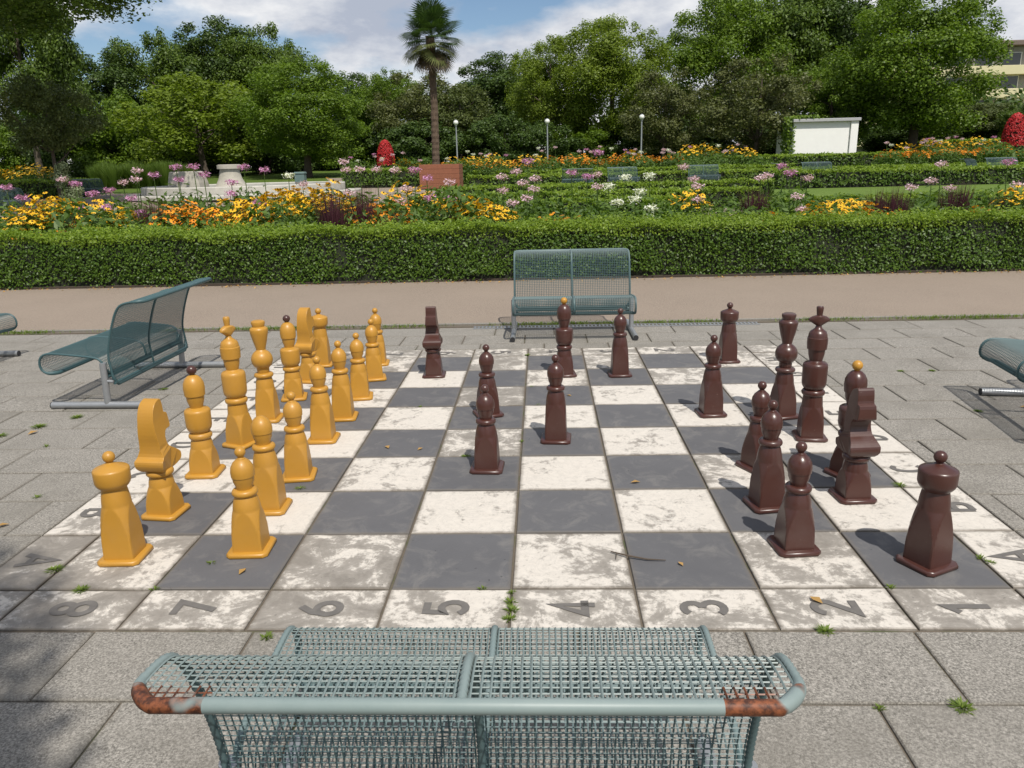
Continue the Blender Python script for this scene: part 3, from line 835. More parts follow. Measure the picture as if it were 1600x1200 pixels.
# ------------------------------------------------------------------ hedges
def hedge(x0, x1, y0, y1, h, leaf_size, dens, mat, label, name="clipped_hedge", top_shoots=.05, rough=.05, group=None, ang=0.0):
    z0 = terr((y0 + y1) / 2)
    cx, cyy = (x0 + x1) / 2, (y0 + y1) / 2; L, D = x1 - x0, y1 - y0
    t = empty(name, (cx, cyy, z0), ang); tag(t, label, "hedge", group)
    ins = min(.09, D * .2)
    obj("twig_core", MB().box(-L / 2 + ins, L / 2 - ins, -D / 2 + ins, D / 2 - ins, -.05, h - ins), M_core, t)
    areas = [("f", L * h), ("t", L * D), ("e0", D * h), ("e1", D * h), ("b", L * h * .35)]
    Ps, Ns = [], []
    for nm, A in areas:
        n = int(A * dens)
        a, b = nr.uniform(0, 1, n), nr.uniform(0, 1, n); dep = np.abs(nr.normal(0, rough * (1.0 if nm == 't' else 1.5), n))
        wob = .045 * np.sin(a * L * 1.7 + 1) * np.cos(b * 4 + a * L * .9) + .022 * np.sin(a * L * 5.3 + b * 3) + .012 * np.sin(a * L * 13.0)
        if nm == "f": P = np.c_[a * L - L / 2, -D / 2 + dep - wob, b * h]; N = np.tile((0, -1, .45), (n, 1))
        elif nm == "b": P = np.c_[a * L - L / 2, D / 2 - dep, b * h]; N = np.tile((0, 1, .45), (n, 1))
        elif nm == "t":
            P = np.c_[a * L - L / 2, b * D - D / 2, h - dep * .8 + wob + np.abs(nr.normal(0, top_shoots, n)) * (nr.uniform(0, 1, n) < .35)]; N = np.tile((0, -.2, 1), (n, 1))
        else:
            s = -1 if nm == "e0" else 1; P = np.c_[s * (L / 2 - dep), a * D - D / 2, b * h]; N = np.tile((s, 0, .4), (n, 1))
        Ps.append(P); Ns.append(N)
    P, N = np.concatenate(Ps), np.concatenate(Ns).astype(float)
    thin = (P[:, 2] > .12 * h) | (nr.uniform(0, 1, len(P)) < .45 + .4 * np.sin(P[:, 0] * 2.9)); P, N = P[thin], N[thin]
    fresh_lit = P[:, 2] > h - .10 - nr.uniform(0, .06, len(P)) + .03 * np.sin(P[:, 0] * 3.1)  # top leaves take the sunlit young tone, face leaves the darker one
    Q = leaf_quads(P, N, leaf_size, .58, .55)
    kind(obj("old_shaded_leaves", quads_mesh("old_shaded_leaves", Q[~fresh_lit]), mat, t), "stuff")  # older face leaves, their self-shadow painted in as a darker green
    kind(obj("fresh_lit_shoots", quads_mesh("fresh_lit_shoots", Q[fresh_lit]), L_FRESH_LIT, t), "stuff")
    return t
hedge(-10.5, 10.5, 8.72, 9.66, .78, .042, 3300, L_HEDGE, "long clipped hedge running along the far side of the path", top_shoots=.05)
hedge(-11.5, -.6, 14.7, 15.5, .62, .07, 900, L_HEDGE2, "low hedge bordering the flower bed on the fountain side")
HG = "low clipped hedges of the formal garden"
def hpx(px0, px1, yf, d, h, lab, dens=620, size=.085):
    xa, xb = px_x(px0, yf, 300)[0], px_x(px1, yf, 300)[0]
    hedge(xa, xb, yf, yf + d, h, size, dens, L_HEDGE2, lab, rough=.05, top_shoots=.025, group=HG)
hpx(735, 1085, 16.6, .9, .52, "low clipped hedge behind the small lawn patch and white flowers")
hpx(1172, 1660, 16.8, .9, .42, "low clipped hedge along the near side of the large lawn", 520)
hpx(700, 1190, 19.8, .8, .5, "low clipped hedge, second row counted from the flower bed")
hpx(690, 1210, 23.2, .8, .5, "low clipped hedge in front of the row of garden benches", 420, .1)
hpx(1215, 1680, 26.6, .9, .58, "low clipped hedge along the far side of the large lawn", 420, .1)
hpx(730, 1290, 30.4, .9, .5, "low clipped hedge directly behind the row of garden benches", 380, .11)
hpx(1290, 1680, 31.6, .9, .45, "low clipped hedge with lawn strip behind the large lawn", 380, .11)
hpx(740, 1240, 34.5, .9, .5, "low clipped hedge before the far orange flower border", 330, .12)
hpx(1120, 1420, 39.5, 1.2, .75, "low hedge in front of the white wall", 330, .12)
hpx(535, 655, 33.2, 2.2, .75, "low clipped hedge beside the palm planter", 330, .12)
hpx(-40, 120, 31, 2.0, .7, "low hedge around the fountain terrace", 330, .12)
hpx(1440, 1570, 46, 1.2, 1.15, "taller clipped hedge behind the orange flower border", 300, .13)
def patch(name, pts, mat, lift):
    kind(obj(name, MB().add([(x, y, terr(y) - .03 + lift) for x, y in pts], [tuple(range(len(pts)))]), mat), "structure")
def pp(px, yy): return (px_x(px, yy, 300)[0], yy)
patch("lawn", [pp(1180, 17.8), pp(1690, 17.8), pp(1690, 26.6), pp(1200, 26.6)], M_lawn, .012)
patch("lawn", [pp(760, 14.8), pp(925, 14.8), pp(925, 16.6), pp(760, 16.6)], M_lawn, .012)
patch("lawn", [pp(1300, 32.6), pp(1690, 32.6), pp(1690, 37.5), pp(1300, 37.5)], M_lawn, .012)
patch("gravel_walk", [pp(1092, 14.7), pp(1166, 14.7), pp(1166, 22.6), pp(1092, 22.6)], M_path, .014)
patch("gravel_walk", [pp(560, 28.6), pp(1700, 28.6), pp(1700, 30.3), pp(560, 30.3)], M_path, .010)
patch("gravel_walk", [(-30, 20.5), (-5.0, 20.5), (-4.6, 33.0), (-9.5, 44.0), (-12.5, 44.0), (-9.2, 33.5), (-30, 33.5)], M_path, .008)

# ------------------------------------------------------------------ flowers
def stemleaf(n, r, h, size, lean=.6):
    a = nr.uniform(0, 6.28, n); q = r * np.sqrt(nr.uniform(0, 1, n)); z = h * nr.uniform(.05, 1, n) * (1 - .35 * (q / r) ** 2)
    P = np.c_[q * np.cos(a), q * np.sin(a), z]; N = np.c_[np.cos(a) * lean, np.sin(a) * lean, np.full(n, .8)]
    return leaf_quads(P, N, size, .42, .5)
def daisies(n, r, h0, h1, rad):
    pet, disc = [], MB()
    for i in range(n):
        a = nr.uniform(0, 6.28); q = r * math.sqrt(nr.uniform(0, 1)); c = np.array([q * math.cos(a), q * math.sin(a), nr.uniform(h0, h1) * (1 - .2 * (q / r) ** 2)])
        nv = np.array([math.cos(a) * .35 + nr.normal(0, .25), -.35 + nr.normal(0, .25), 1.0]); nv /= np.linalg.norm(nv)
        U = np.cross(nv, (1, .2, .1)); U /= np.linalg.norm(U); W = np.cross(nv, U); rd = rad * nr.uniform(.75, 1.2)
        for k in range(9):
            t = 6.283 * k / 9; d = U * math.cos(t) + W * math.sin(t); e = np.cross(nv, d)
            pet.append([c + d * rd * .15, c + d * rd * .65 + e * rd * .26 - nv * rd * .05, c + d * rd - nv * rd * .22, c + d * rd * .65 - e * rd * .26 - nv * rd * .05])
        disc.tube([c - nv * rd * .05, c + nv * rd * .28], [rd * .26, rd * .16], 6)
    return np.array(pet), disc
def clump(name, n, r, h, rad, petal):
    f = quads_mesh("foliage", stemleaf(420, r, h * .93, .085)); p, d = daisies(n, r * 1.02, h * .82, h * 1.06, rad)
    return name, f, quads_mesh("blossoms", p), d.mesh("flower_centres"), petal
CL = [clump("yellow_coneflower", 34, .36, .86, .050, P_YEL), clump("yellow_coneflower", 26, .30, .95, .048, P_YEL),
      clump("orange_marigold", 30, .32, .70, .044, P_ORA), clump("orange_marigold", 22, .27, .64, .046, P_ORA)]
def put_clump(i, x, y, s, label, group):
    name, f, b, d, petal = CL[i]
    t = empty(name, (x, y, terr(y) - .01), rng.uniform(0, 6.28), (s, s, s * rng.uniform(.9, 1.1))); tag(t, label, "flowers", group)
    obj("foliage", f, L_BED, t); obj("blossoms", b, petal, t); kind(obj("flower_centres", d, M_disc, t), "stuff")
def cleome_kind(petal, h, hr):
    m = MB(); m.tube([(0, 0, 0), (.015, .01, h * .5), (0, 0, h)], [.010, .008, .006], 5)
    k = 26; a = nr.uniform(0, 6.28, k); z = h * nr.uniform(.1, .86, k); ln = nr.uniform(.05, .17, k)
    lf = quads_mesh("leaves", leaf_quads(np.c_[np.cos(a) * ln, np.sin(a) * ln, z], np.c_[np.cos(a) * .3, np.sin(a) * .3, np.ones(k)], .15, .38, .3))
    n = 84; d = nr.normal(0, 1, (n, 3)); d[:, 2] = d[:, 2] * .75 + .25; d /= np.linalg.norm(d, axis=1, keepdims=True)
    P = d * hr * nr.uniform(.35, 1.22, n)[:, None] * np.array([1.05, 1.05, .85]) + np.array([0, 0, h + hr * .3])
    Q = leaf_quads(P, d, hr * .52, .42, .8, .5)
    w = nr.normal(0, 1, (50, 3)); w[:, 2] *= .6; w /= np.linalg.norm(w, axis=1, keepdims=True)
    e = np.cross(w, (0, 0, 1.0)); c0 = np.array([0, 0, h + hr * .3])
    st = np.stack([c0 + w * hr * .7 - e * .0015, c0 + w * hr * 1.45, c0 + w * hr * 1.46 + e * .002, c0 + w * hr * .7 + e * .0015], 1)
    return m.mesh("stem"), lf, quads_mesh("flower_head", np.concatenate([Q, st])), petal
CK = {"pink": cleome_kind(P_PINK, 1.0, .085), "pale": cleome_kind(P_PALE, 1.0, .08), "white": cleome_kind(P_WHITE, 1.0, .085)}
CLAB = {"pink": "tall spider flower with magenta pink head in the bed behind the hedge", "pale": "tall spider flower with pale pink head in the bed behind the hedge", "white": "tall spider flower with white head in the bed behind the hedge"}
def put_cleome(kd, x, y, top, s=1.0, far_=False):
    st, lf, hd, petal = CK[kd]; z0 = terr(y) - .01
    sc = max(.35, (top - z0) / 1.06)
    t = empty("spider_flower", (x, y, z0), rng.uniform(0, 6.28), (1.0 * s, 1.0 * s, 1))
    lab = CLAB[kd] if not far_ else "distant spider flower with %s head in the beds beyond the parterre" % {"pink": "magenta pink", "pale": "pale pink", "white": "white"}[kd]
    tag(t, lab, "flower", ("%s spider flowers" % kd) + (" far off" if far_ else " behind the hedge"))
    obj("stem", st, L_BED, t, None, None, (1, 1, sc)); obj("leaves", lf, L_BED, t, None, None, (1, 1, sc))
    obj("flower_head", hd, petal, t, (0, 0, 1.025 * sc - 1.025))
# near bed: (picture column, row of head, depth, kind)
CLE = [(10, 295, 12.4, "pink"), (35, 312, 12, "pink"), (118, 290, 13, "pink"), (97, 282, 13.4, "pale"), (145, 306, 12.2, "pink"), (172, 300, 12.6, "pink"), (205, 313, 12, "pink"), (165, 328, 11.4, "pink"), (222, 337, 11.2, "pink"), (134, 332, 11.3, "pink"),
       (240, 275, 13.2, "pink"), (275, 263, 13.6, "pink"), (302, 262, 13.4, "pink"), (215, 268, 13.8, "pale"), (213, 282, 13.6, "pale"), (192, 287, 13.8, "pale"), (280, 283, 13, "pink"), (362, 288, 12.8, "pink"), (360, 306, 12.2, "pink"), (381, 263, 13.8, "pink"), (412, 267, 13.6, "pink"), (405, 320, 11.6, "pink"), (318, 275, 13.6, "pink"),
       (451, 277, 13.4, "white"), (473, 290, 13, "pale"), (538, 254, 13.8, "pale"), (540, 267, 13.6, "pale"), (563, 266, 13.4, "pale"), (588, 266, 13.6, "pale"), (618, 268, 13.4, "pale"), (546, 305, 12.4, "pale"), (626, 318, 11.6, "pale"), (648, 268, 12.6, "pink"), (667, 281, 12.4, "pink"), (636, 298, 12.2, "pale"), (703, 287, 12.3, "pale"), (673, 313, 11.6, "pink"), (702, 315, 11.5, "pink"), (716, 316, 11.6, "pink"),
       (785, 279, 12.6, "pale"), (806, 270, 12.8, "pale"), (824, 254, 13.4, "pink"), (818, 289, 12.4, "pale"), (837, 282, 12.7, "pale"), (835, 299, 12.3, "pale"), (785, 301, 12.4, "pale"), (824, 313, 11.8, "pale"), (801, 321, 11.6, "pale"),
       (893, 272, 13.2, "pink"), (932, 275, 13.6, "pale"), (918, 279, 13.4, "pink"), (934, 240, 14.2, "pink"), (934, 295, 12.6, "pale"), (951, 294, 12.4, "white"), (977, 280, 12.8, "white"), (1015, 277, 12.9, "white"), (1000, 303, 12.2, "white"), (992, 315, 11.9, "white"), (965, 320, 11.8, "white"), (1017, 330, 11.4, "white"), (1014, 347, 10.9, "white"),
       (1067, 263, 13.4, "pale"), (1083, 283, 12.8, "pale"), (1090, 294, 12.5, "pale"), (1090, 315, 11.8, "pale"), (1188, 281, 12.9, "pale"), (1200, 277, 13.1, "pale"), (1223, 262, 13.3, "pink"), (1234, 273, 12.9, "pink"), (1261, 281, 12.9, "pale"), (1246, 311, 11.9, "pale"), (1252, 331, 11.4, "pale"), (1471, 259, 13.2, "pale"), (1455, 286, 12.8, "pale"), (1424, 296, 12.6, "pale"), (1483, 298, 12.4, "pale"), (1575, 256, 13.2, "pink"), (1590, 292, 12.4, "pale")]
for px, row, yy, kd in CLE:
    x, z = px_x(px, yy, row); put_cleome(kd, x, yy, z + .07, 1.3)
# coneflower and marigold drifts: (col0, col1, depth0, depth1, clump kinds, count)
def drift(px0, px1, y0, y1, kinds, n, label, group, s=1.0, h=None):
    for i in range(n):
        yy = rng.uniform(y0, y1); x = px_x(px0 + (px1 - px0) * (i + rng.uniform(.1, .9)) / n, yy, 330)[0]
        put_clump(rng.choice(kinds), x, yy, s * rng.uniform(1.0, 1.27), label, group)
YL, YG = "bushy clump of yellow coneflowers in the bed behind the hedge", "yellow coneflowers behind the hedge"
OL, OG = "low clump of orange marigolds in the bed behind the hedge", "orange marigolds behind the hedge"
drift(25, 115, 11.2, 12.6, (0, 1), 12, YL, YG, 1.05)
drift(118, 200, 11.0, 12.0, (0, 1), 7, YL, YG, .95)
drift(255, 345, 10.9, 12.0, (2, 3), 12, OL, OG, 1.18)
drift(352, 420, 10.8, 11.8, (2, 0), 5, OL.replace("low clump of orange marigolds", "orange and yellow flower clump"), "mixed flower clumps behind the hedge", 1.12)
drift(400, 530, 10.9, 12.8, (0, 1), 19, YL, YG, 1.08)
drift(530, 560, 11.2, 11.6, (2, 3), 2, OL, OG, 1.2)
drift(572, 630, 10.9, 11.9, (2, 3), 10, OL, OG, 1.22)
drift(612, 680, 12.6, 13.6, (1,), 4, YL, YG, 1.12)
drift(690, 780, 10.8, 11.8, (0, 1), 9, YL, YG, .98)
drift(1055, 1100, 11.2, 12.4, (1,), 2, YL, YG, 1.0)
drift(1270, 1350, 10.9, 12.0, (0, 1), 5, YL, YG, .95)
drift(1575, 1660, 11.2, 12.2, (0, 1), 4, YL, YG, 1.0)
for (a, b, n) in ((20, 110, 3), (500, 700, 4), (810, 960, 4), (1080, 1400, 9), (1400, 1600, 4)):
    drift(a, b, 9.75, 10.1, (2, 3), n, "small orange flower clump peeping over the hedge top", "small flowers along the hedge top", .98)
# green filler and purple grasses
FM = [quads_mesh("foliage", stemleaf(520, .42, .78, .10)), quads_mesh("foliage", stemleaf(420, .36, .92, .12, .4))]
FL, FG = "leafy green bedding plant without blossoms in the bed behind the hedge", "leafy plants behind the hedge"
for i in range(150):
    yy = 9.9 + 4.5 * ((i * .618) % 1); x = px_x(-30 + 1680 * (i + rng.uniform(0, 1)) / 150, yy, 330)[0]
    s = rng.uniform(.95, 1.3)
    t = tag(empty("bedding_plant", (x, yy, terr(yy) - .01), rng.uniform(0, 6.28), (s, s, s * rng.uniform(.85, 1.2) * (1.0 if x < -.5 else .80))), FL, "plant", FG)
    kind(obj("foliage", FM[i % 2], L_BED, t), "stuff")
def blades(n, r, h, w):
    a = nr.uniform(0, 6.28, n); q = nr.uniform(.1, 1, n) * r; d = np.c_[np.cos(a), np.sin(a), np.zeros(n)]; e = np.c_[-np.sin(a), np.cos(a), np.zeros(n)] * w
    b = d * (q * .3)[:, None]; hh = h * nr.uniform(.6, 1.05, n); t = d * q[:, None] + np.c_[np.zeros(n), np.zeros(n), hh]; m = d * (q * .55)[:, None] + np.c_[np.zeros(n), np.zeros(n), hh * .6]
    return np.stack([b - e, m - e * .7, t, m + e * .9], 1)
PGm = quads_mesh("purple_fountain_grass", blades(190, .30, .78, .006))
for px, yy, s in ((112, 11.3, .8), (232, 11.2, 1.05), (245, 11.4, 1.0), (516, 11.0, 1.12), (528, 11.1, 1.05), (566, 11.3, 1.15), (575, 11.2, .95), (600, 10.8, .75), (622, 10.9, .75), (545, 10.7, .65), (695, 10.8, .8), (1172, 12.6, .9), (1187, 12.8, .9), (1368, 11.6, .9), (1392, 11.5, .95), (1408, 11.7, .85), (1480, 12.0, .9), (1500, 12.1, .95), (1562, 11.9, .8)):
    tag(obj("fountain_grass", PGm, P_PURP, None, (px_x(px, yy - .35, 340)[0], yy - .35, terr(yy)), (0, 0, rng.uniform(0, 6)), (s * 1.25, s * 1.25, s * 1.5)), "dark purple fountain grass tuft in the flower bed behind the hedge", "grass", "purple grasses behind the hedge")
# far beds
FO, FY = "distant orange flower clump in the border beyond the parterre", "distant yellow flower clump in the border beyond the parterre"
def far_drift(px0, px1, y0, y1, kinds, n, s):
    for i in range(n):
        yy = rng.uniform(y0, y1); x = px_x(px0 + (px1 - px0) * (i + rng.uniform(0, 1)) / n, yy, 250)[0]; k = rng.choice(kinds)
        put_clump(k, x, yy, s * rng.uniform(.85, 1.15), FY if k < 2 else FO, "far yellow flowers" if k < 2 else "far orange flowers")
far_drift(830, 1080, 36.0, 38.5, (2, 3, 2, 0), 24, 1.45)
far_drift(690, 830, 34, 37.0, (0, 1, 2), 14, 1.35)
far_drift(1080, 1190, 38.5, 40, (0, 1), 6, 1.35)
far_drift(1370, 1610, 38.0, 39.5, (2, 3), 30, 1.35)
far_drift(1400, 1610, 40.0, 42.0, (0, 1), 13, 1.4)
far_drift(615, 700, 33.2, 35, (0, 1), 5, 1.2)
for i in range(70):
    yy = rng.uniform(38, 45); px = rng.choice((rng.uniform(540, 900), rng.uniform(860, 1180), rng.uniform(1380, 1600))); x = px_x(px, yy, 250)[0]
    put_cleome(rng.choice(("pale", "pale", "pink", "white")), x, yy, terr(yy) + rng.uniform(1.0, 1.45), 1.35, True)
for i in range(60):
    yy = rng.uniform(35, 44); px = rng.uniform(540, 1190) if i % 3 else rng.uniform(1380, 1640); s = rng.uniform(1.0, 1.4)
    bp = empty("bedding_plant", (px_x(px, yy, 250)[0], yy, terr(yy)), rng.uniform(0, 6), (s * 1.3, s * 1.3, s)); kind(obj("foliage", FM[i % 2], L_BED, bp), "stuff")
    tag(bp, "distant leafy plant in the border beyond the parterre", "plant", "far leafy plants")
# red flower cones
n = 2600; a = nr.uniform(0, 6.28, n); t = nr.uniform(0, 1, n); rr_ = .55 * np.sqrt(np.clip(1 - t ** 2.4, 0, 1))
cone = quads_mesh("red_blossoms", leaf_quads(np.c_[rr_ * np.cos(a), rr_ * np.sin(a), t * 1.55], np.c_[np.cos(a), np.sin(a), t], .085, .8, .5))
core = MB().lathe([(0, .50), (.5, .49), (1.0, .40), (1.35, .22), (1.48, .04)], 20)
for i, (px, yy, s, zb, lab) in enumerate(((603, 41, .86, .85, "red flower covered cone behind the palm planter"), (1580, 39, 1.02, .95, "red flower covered cone beside the orange border near the apartment block"))):
    tt = empty("flower_cone", (px_x(px, yy)[0], yy, terr(yy) - .02), 0, (s, s, s)); tag(tt, lab, "flower cone")
    obj("red_blossoms", cone, P_RED, tt, (0, 0, zb)); obj("planting_core", core.mesh("planting_core") if i == 0 else bpy.data.meshes["planting_core"], M_core, tt, (0, 0, zb))
    obj("pedestal", MB().lathe([(0, .45), (zb, .5)], 16), M_core, tt)

# ------------------------------------------------------------------ palm in planter
px0, _ = px_x(680, 32)
pl = empty("planter_box", (px0 + .25, 32, terr(32) - .03)); tag(pl, "rust red wooden planter box holding the palm", "planter")
M_wood = plain("rust_red_boards", (.24, .085, .045), .8, var=.25, scale=8)
for k in range(5):
    for (a, b, c, d) in ((-.85, .85, -.80, -.74), (-.85, .85, .74, .80), (-.85, -.79, -.735, .735), (.79, .85, -.735, .735)):
        obj("board", MB().slab(a, b, c, d, .02 + k * .2, .02 + k * .2 + .19, .006), M_wood, pl)
obj("soil", MB().box(-.78, .78, -.73, .73, .0, .93), M_soil, pl)
palm = empty("fan_palm", (px0 + .02, 32, terr(32) + .85)); tag(palm, "tall fan palm with shaggy brown trunk rising from the planter", "palm")
PH = 5.25
M_fib = Mat("palm_fibre"); v_ = M_fib.coords("Object", scale=(1, 1, .25)); n_ = M_fib.noise(v_, 22, 4, .7)
M_fib.set(color=M_fib.mix(n_, (.035, .022, .014), (.16, .11, .075)), rough=.95); M_fib.bump(n_, .8, .03)
rings = []
for k in range(46):
    z = PH * k / 45; t = k / 45; r0 = .165 - .035 * t + (.055 if t > .8 else 0) * min(1, (t - .8) * 8 if t > .8 else 0) + (.012 if k % 2 else -.006)
    rings.append([(r0 * (1 + nr.normal(0, .05)) * math.cos(6.283 * i / 16) + .05 * math.sin(t * 3), r0 * (1 + nr.normal(0, .05)) * math.sin(6.283 * i / 16), z) for i in range(16)])
obj("trunk", MB().rings(rings), M_fib.m, palm)
L_PALM = leaf_mat("palm_green", (.030, .062, .018), (.075, .125, .035), .22); L_PALMO = leaf_mat("palm_old_green", (.10, .12, .035), (.17, .185, .06), .2)
L_DEAD = leaf_mat("palm_dead", (.035, .024, .014), (.09, .065, .035), .1)
def frond(seg, R0, plen):
    quads = []; m = []
    for k in range(seg):
        a = (k / (seg - 1) - .5) * 4.6; d = np.array([math.cos(a), math.sin(a), 0]); e = np.array([-math.sin(a), math.cos(a), 0])
        L = R0 * (1 - .12 * abs(a) / 2.3) * nr.uniform(.93, 1.05); o = np.array([plen, 0, 0]); zz = np.array([0, 0, 1.0])
        w = .024
        quads.append([o + d * .04, o + d * L * .6 + e * w + zz * .02, o + d * L - zz * L * .16, o + d * L * .6 - e * w + zz * .02])
    pe = np.array([[(0, -.012, 0), (plen, -.008, 0), (plen, .008, 0), (0, .012, 0)], [(0, 0, -.012), (plen, 0, -.008), (plen, 0, .008), (0, 0, .012)]], dtype=float)
    return np.concatenate([np.array(quads), pe])
FRM = [quads_mesh("frond", frond(30, .62, .62)) for _ in range(3)]
fm2 = {}
for i in range(54):
    t = i / 53; a = i * 2.39996; el = R(78 - 138 * t + rng.uniform(-8, 8)); mat = L_PALM if t < .66 else (L_PALMO if t < .86 else L_DEAD)
    key = (i % 3, mat.name)
    if key not in fm2:
        mm = FRM[i % 3].copy(); mm.materials.clear(); mm.materials.append(mat); fm2[key] = mm
    s = rng.uniform(1.0, 1.25)
    obj("frond", fm2[key], None, palm, (.06, 0, PH + .16 - .55 * t), (rng.uniform(-.3, .3), -el, a), (s, s, s))

# ------------------------------------------------------------------ lamps, wall, fountain, building, small things
M_lamp = plain("opal_globe", (.72, .72, .66), .3, var=.03); M_pole = plain("grey_lamp_pole", (.30, .32, .33), .5, .3)
def lamp(px, yy, toprow, label):
    x, zt = px_x(px, yy, toprow); g0 = terr(yy) - .05; H = zt - g0
    t = empty("globe_lamp", (x, yy, g0)); tag(t, label, "street lamp")
    obj("pole", MB().lathe([(0, .075), (.5, .07), (.52, .05), (H - .42, .038), (H - .41, .07), (H - .36, .075)], 12).mesh("pole", True), M_pole, t)
    gl = obj("globe", MB().sphere((0, 0, H - .21), .155, 18, 12).mesh("globe", True, 80), M_lamp, t)
    obj("cap", MB().lathe([(H - .10, .11), (H - .06, .08), (H - .04, .02)], 14), M_pole, gl)
lamp(712, 47, 186, "globe lamp post beside the palm trunk"); lamp(855, 47, 184, "globe lamp post in front of the light green trees")
lamp(1003, 46, 177, "globe lamp post beside the sparse brownish tree"); lamp(1502, 56, 178, "globe lamp post in front of the hedge by the huge tree")
lamp(743, 60, 213, "small far globe lamp between palm and light green trees"); lamp(719, 62, 217, "farthest slim lamp just beside the lamp at the palm")
xa, za = px_x(1241, 42, 185); xb, zb = px_x(1342, 42, 183); zg = terr(42)
wl_ = empty("garden_wall_building", ((xa + xb) / 2, 42, zg - .05)); tag(wl_, "small white rendered garden building with flat grey roof slab, ivy at its side", "building")
hw_ = (xb - xa) / 2; H = za - zg
obj("wall", MB().box(-hw_, hw_ - .42, 0, 3, 0, H - .15), M_white, wl_); obj("pier", MB().box(hw_ - .40, hw_ - .02, -.12, 2.9, 0, H - .15), M_white, wl_)
obj("roof_slab", MB().slab(-hw_ - .08, hw_ + .06, -.22, 3.1, H - .147, H + .0, .02), plain("roof_concrete", (.36, .36, .36), .8), wl_)
iv = nr.uniform(0, 1, (900, 3)); P = np.c_[-hw_ - .35 + iv[:, 0] * .55 * (1 - .3 * iv[:, 2]), -.15 + iv[:, 1] * 1.2, iv[:, 2] * (H + .15)]
P2 = np.c_[-hw_ + iv[:260, 0] * 1.3, -.25 + iv[:260, 1] * .8, H + .02 + iv[:260, 2] * .16]
iv_o = tag(obj("ivy", quads_mesh("ivy", leaf_quads(np.concatenate([P, P2]), np.tile((0., -1, .4), (1160, 1)), .15, .7, .6)), L_MID, None, wl_.location), "ivy climbing over the side and roof of the white building", "ivy")
# fountain
fx, fy = -12.6, 31.5; fz = terr(fy)
fo = empty("fountain", (fx, fy, fz - .1)); tag(fo, "round white stone fountain basin with conical pedestal", "fountain")
def ring_wall(r0, r1, z0, z1, seg=56):
    return MB().rings([[(r * math.cos(6.2832 * i / seg), r * math.sin(6.2832 * i / seg), z) for i in range(seg)] for r, z in ((r0, z0), (r0, z1 - .03), (r0 - .03, z1), (r1 + .03, z1), (r1, z1 - .03), (r1, z0))], False, False).mesh("rim", True, 40)
M_rim = plain("pale_concrete_rim", (.44, .42, .37), .85, var=.35, scale=2.5)
obj("outer_step", ring_wall(4.9, 4.3, 0, .16), M_rim, fo); obj("basin_wall", ring_wall(4.2, 3.8, 0, .46), M_rim, fo)
M_wat = Mat("fountain_water"); M_wat.set(color=(.10, .14, .13), rough=.08, spec=.6); M_wat.bump(M_wat.noise(M_wat.coords("Object"), 9, 3, .5), .3, .02)
obj("water", MB().lathe([(.30, 3.82), (.36, 3.82)], 48), M_wat.m, fo)
obj("pedestal", MB().lathe([(.2, .85), (.45, .62), (.75, .47), (1.05, .40), (1.12, .40), (1.125, .50), (1.28, .50), (1.30, .42)], 28, (-.45, -.6)).mesh("pedestal", True, 35), M_stone, fo)
m = MB(); m.rings([[(-2.75, -1.2, z), (-1.55 + .1 * k, -1.2, z), (-1.5 + .1 * k, -.4, z), (-2.8, -.4, z)] if 0 else [(-2.85 + q, -1.4 + q, z), (-1.45 - q * 1.6, -1.4 + q, z), (-1.45 - q * 1.6, -.4 - q, z), (-2.85 + q, -.4 - q, z)] for k, (z, q) in enumerate(((.2, 0), (.6, .03), (1.02, .10), (1.06, .14)))])
obj("stone_block", m, M_stone, fo)
# clipped green figure and litter bin by the fountain terrace
tp = empty("topiary_figure", (px_x(92, 24.5)[0], 24.5, terr(24.5))); tag(tp, "pale green clipped topiary figure beside the slanting tree trunk", "topiary")
cl = np.array([(0, 0, .35), (.1, 0, .6), (.2, 0, .45), (.35, 0, .4), (-.08, 0, .85), (-.05, 0, 1.1), (0, 0, 1.3), (.08, 0, 1.42), (.45, 0, .65)])
obj("foliage", quads_mesh("foliage", crown_quads(cl, .26, 420, .07)), leaf_mat("sage_leaves", (.16, .20, .10), (.25, .29, .16), .2), tp); obj("stem", MB().tube([(0, 0, -.05), (0, 0, .6)], .06, 8), M_bark, tp)
bn = empty("litter_bin", (px_x(467, 30)[0], 30, terr(30) - .02)); tag(bn, "grey green litter bin beside the sloping path", "litter bin")
M_bin = plain("bin_green", (.13, .19, .18), .5, .2); obj("bin_body", MB().slab(-.2, .2, -.16, .16, .18, .82, .03), M_bin, bn); obj("lid", MB().slab(-.22, .22, -.18, .18, .823, .90, .03), M_bin, bn); obj("post", MB().box(-.03, .03, -.03, .03, 0, .178), M_galv, bn)
# reed-like bright shrub mass beside the fountain
rq = []
for i in range(26):
    px = 150 + 140 * (i % 13) / 12; yy = 38 + 2.5 * (i // 13) + rng.uniform(-.6, .6); h = rng.uniform(1.0, 1.4)
    tag(obj("tall_reed_grass", FM[0] if 0 else (bpy.data.meshes.get("reed_blades") or quads_mesh("reed_blades", blades(420, .75, 1.0, .022))), L_BRIGHT, None, (px_x(px, yy)[0], yy, terr(yy) - .02), (0, 0, rng.uniform(0, 6)), (1.05, 1.05, h)), "tall bright green reed grass clump behind the fountain", "grass", "reed grasses behind the fountain")
for i in range(12):
    px = -30 + 105 * i / 11; yy = 33 + rng.uniform(-.8, .8); s = rng.uniform(1.25, 1.6); put_clump(i % 2, px_x(px, yy)[0], yy, s, "distant yellow flower clump behind the slanting tree", "yellow flowers behind the slanting tree")
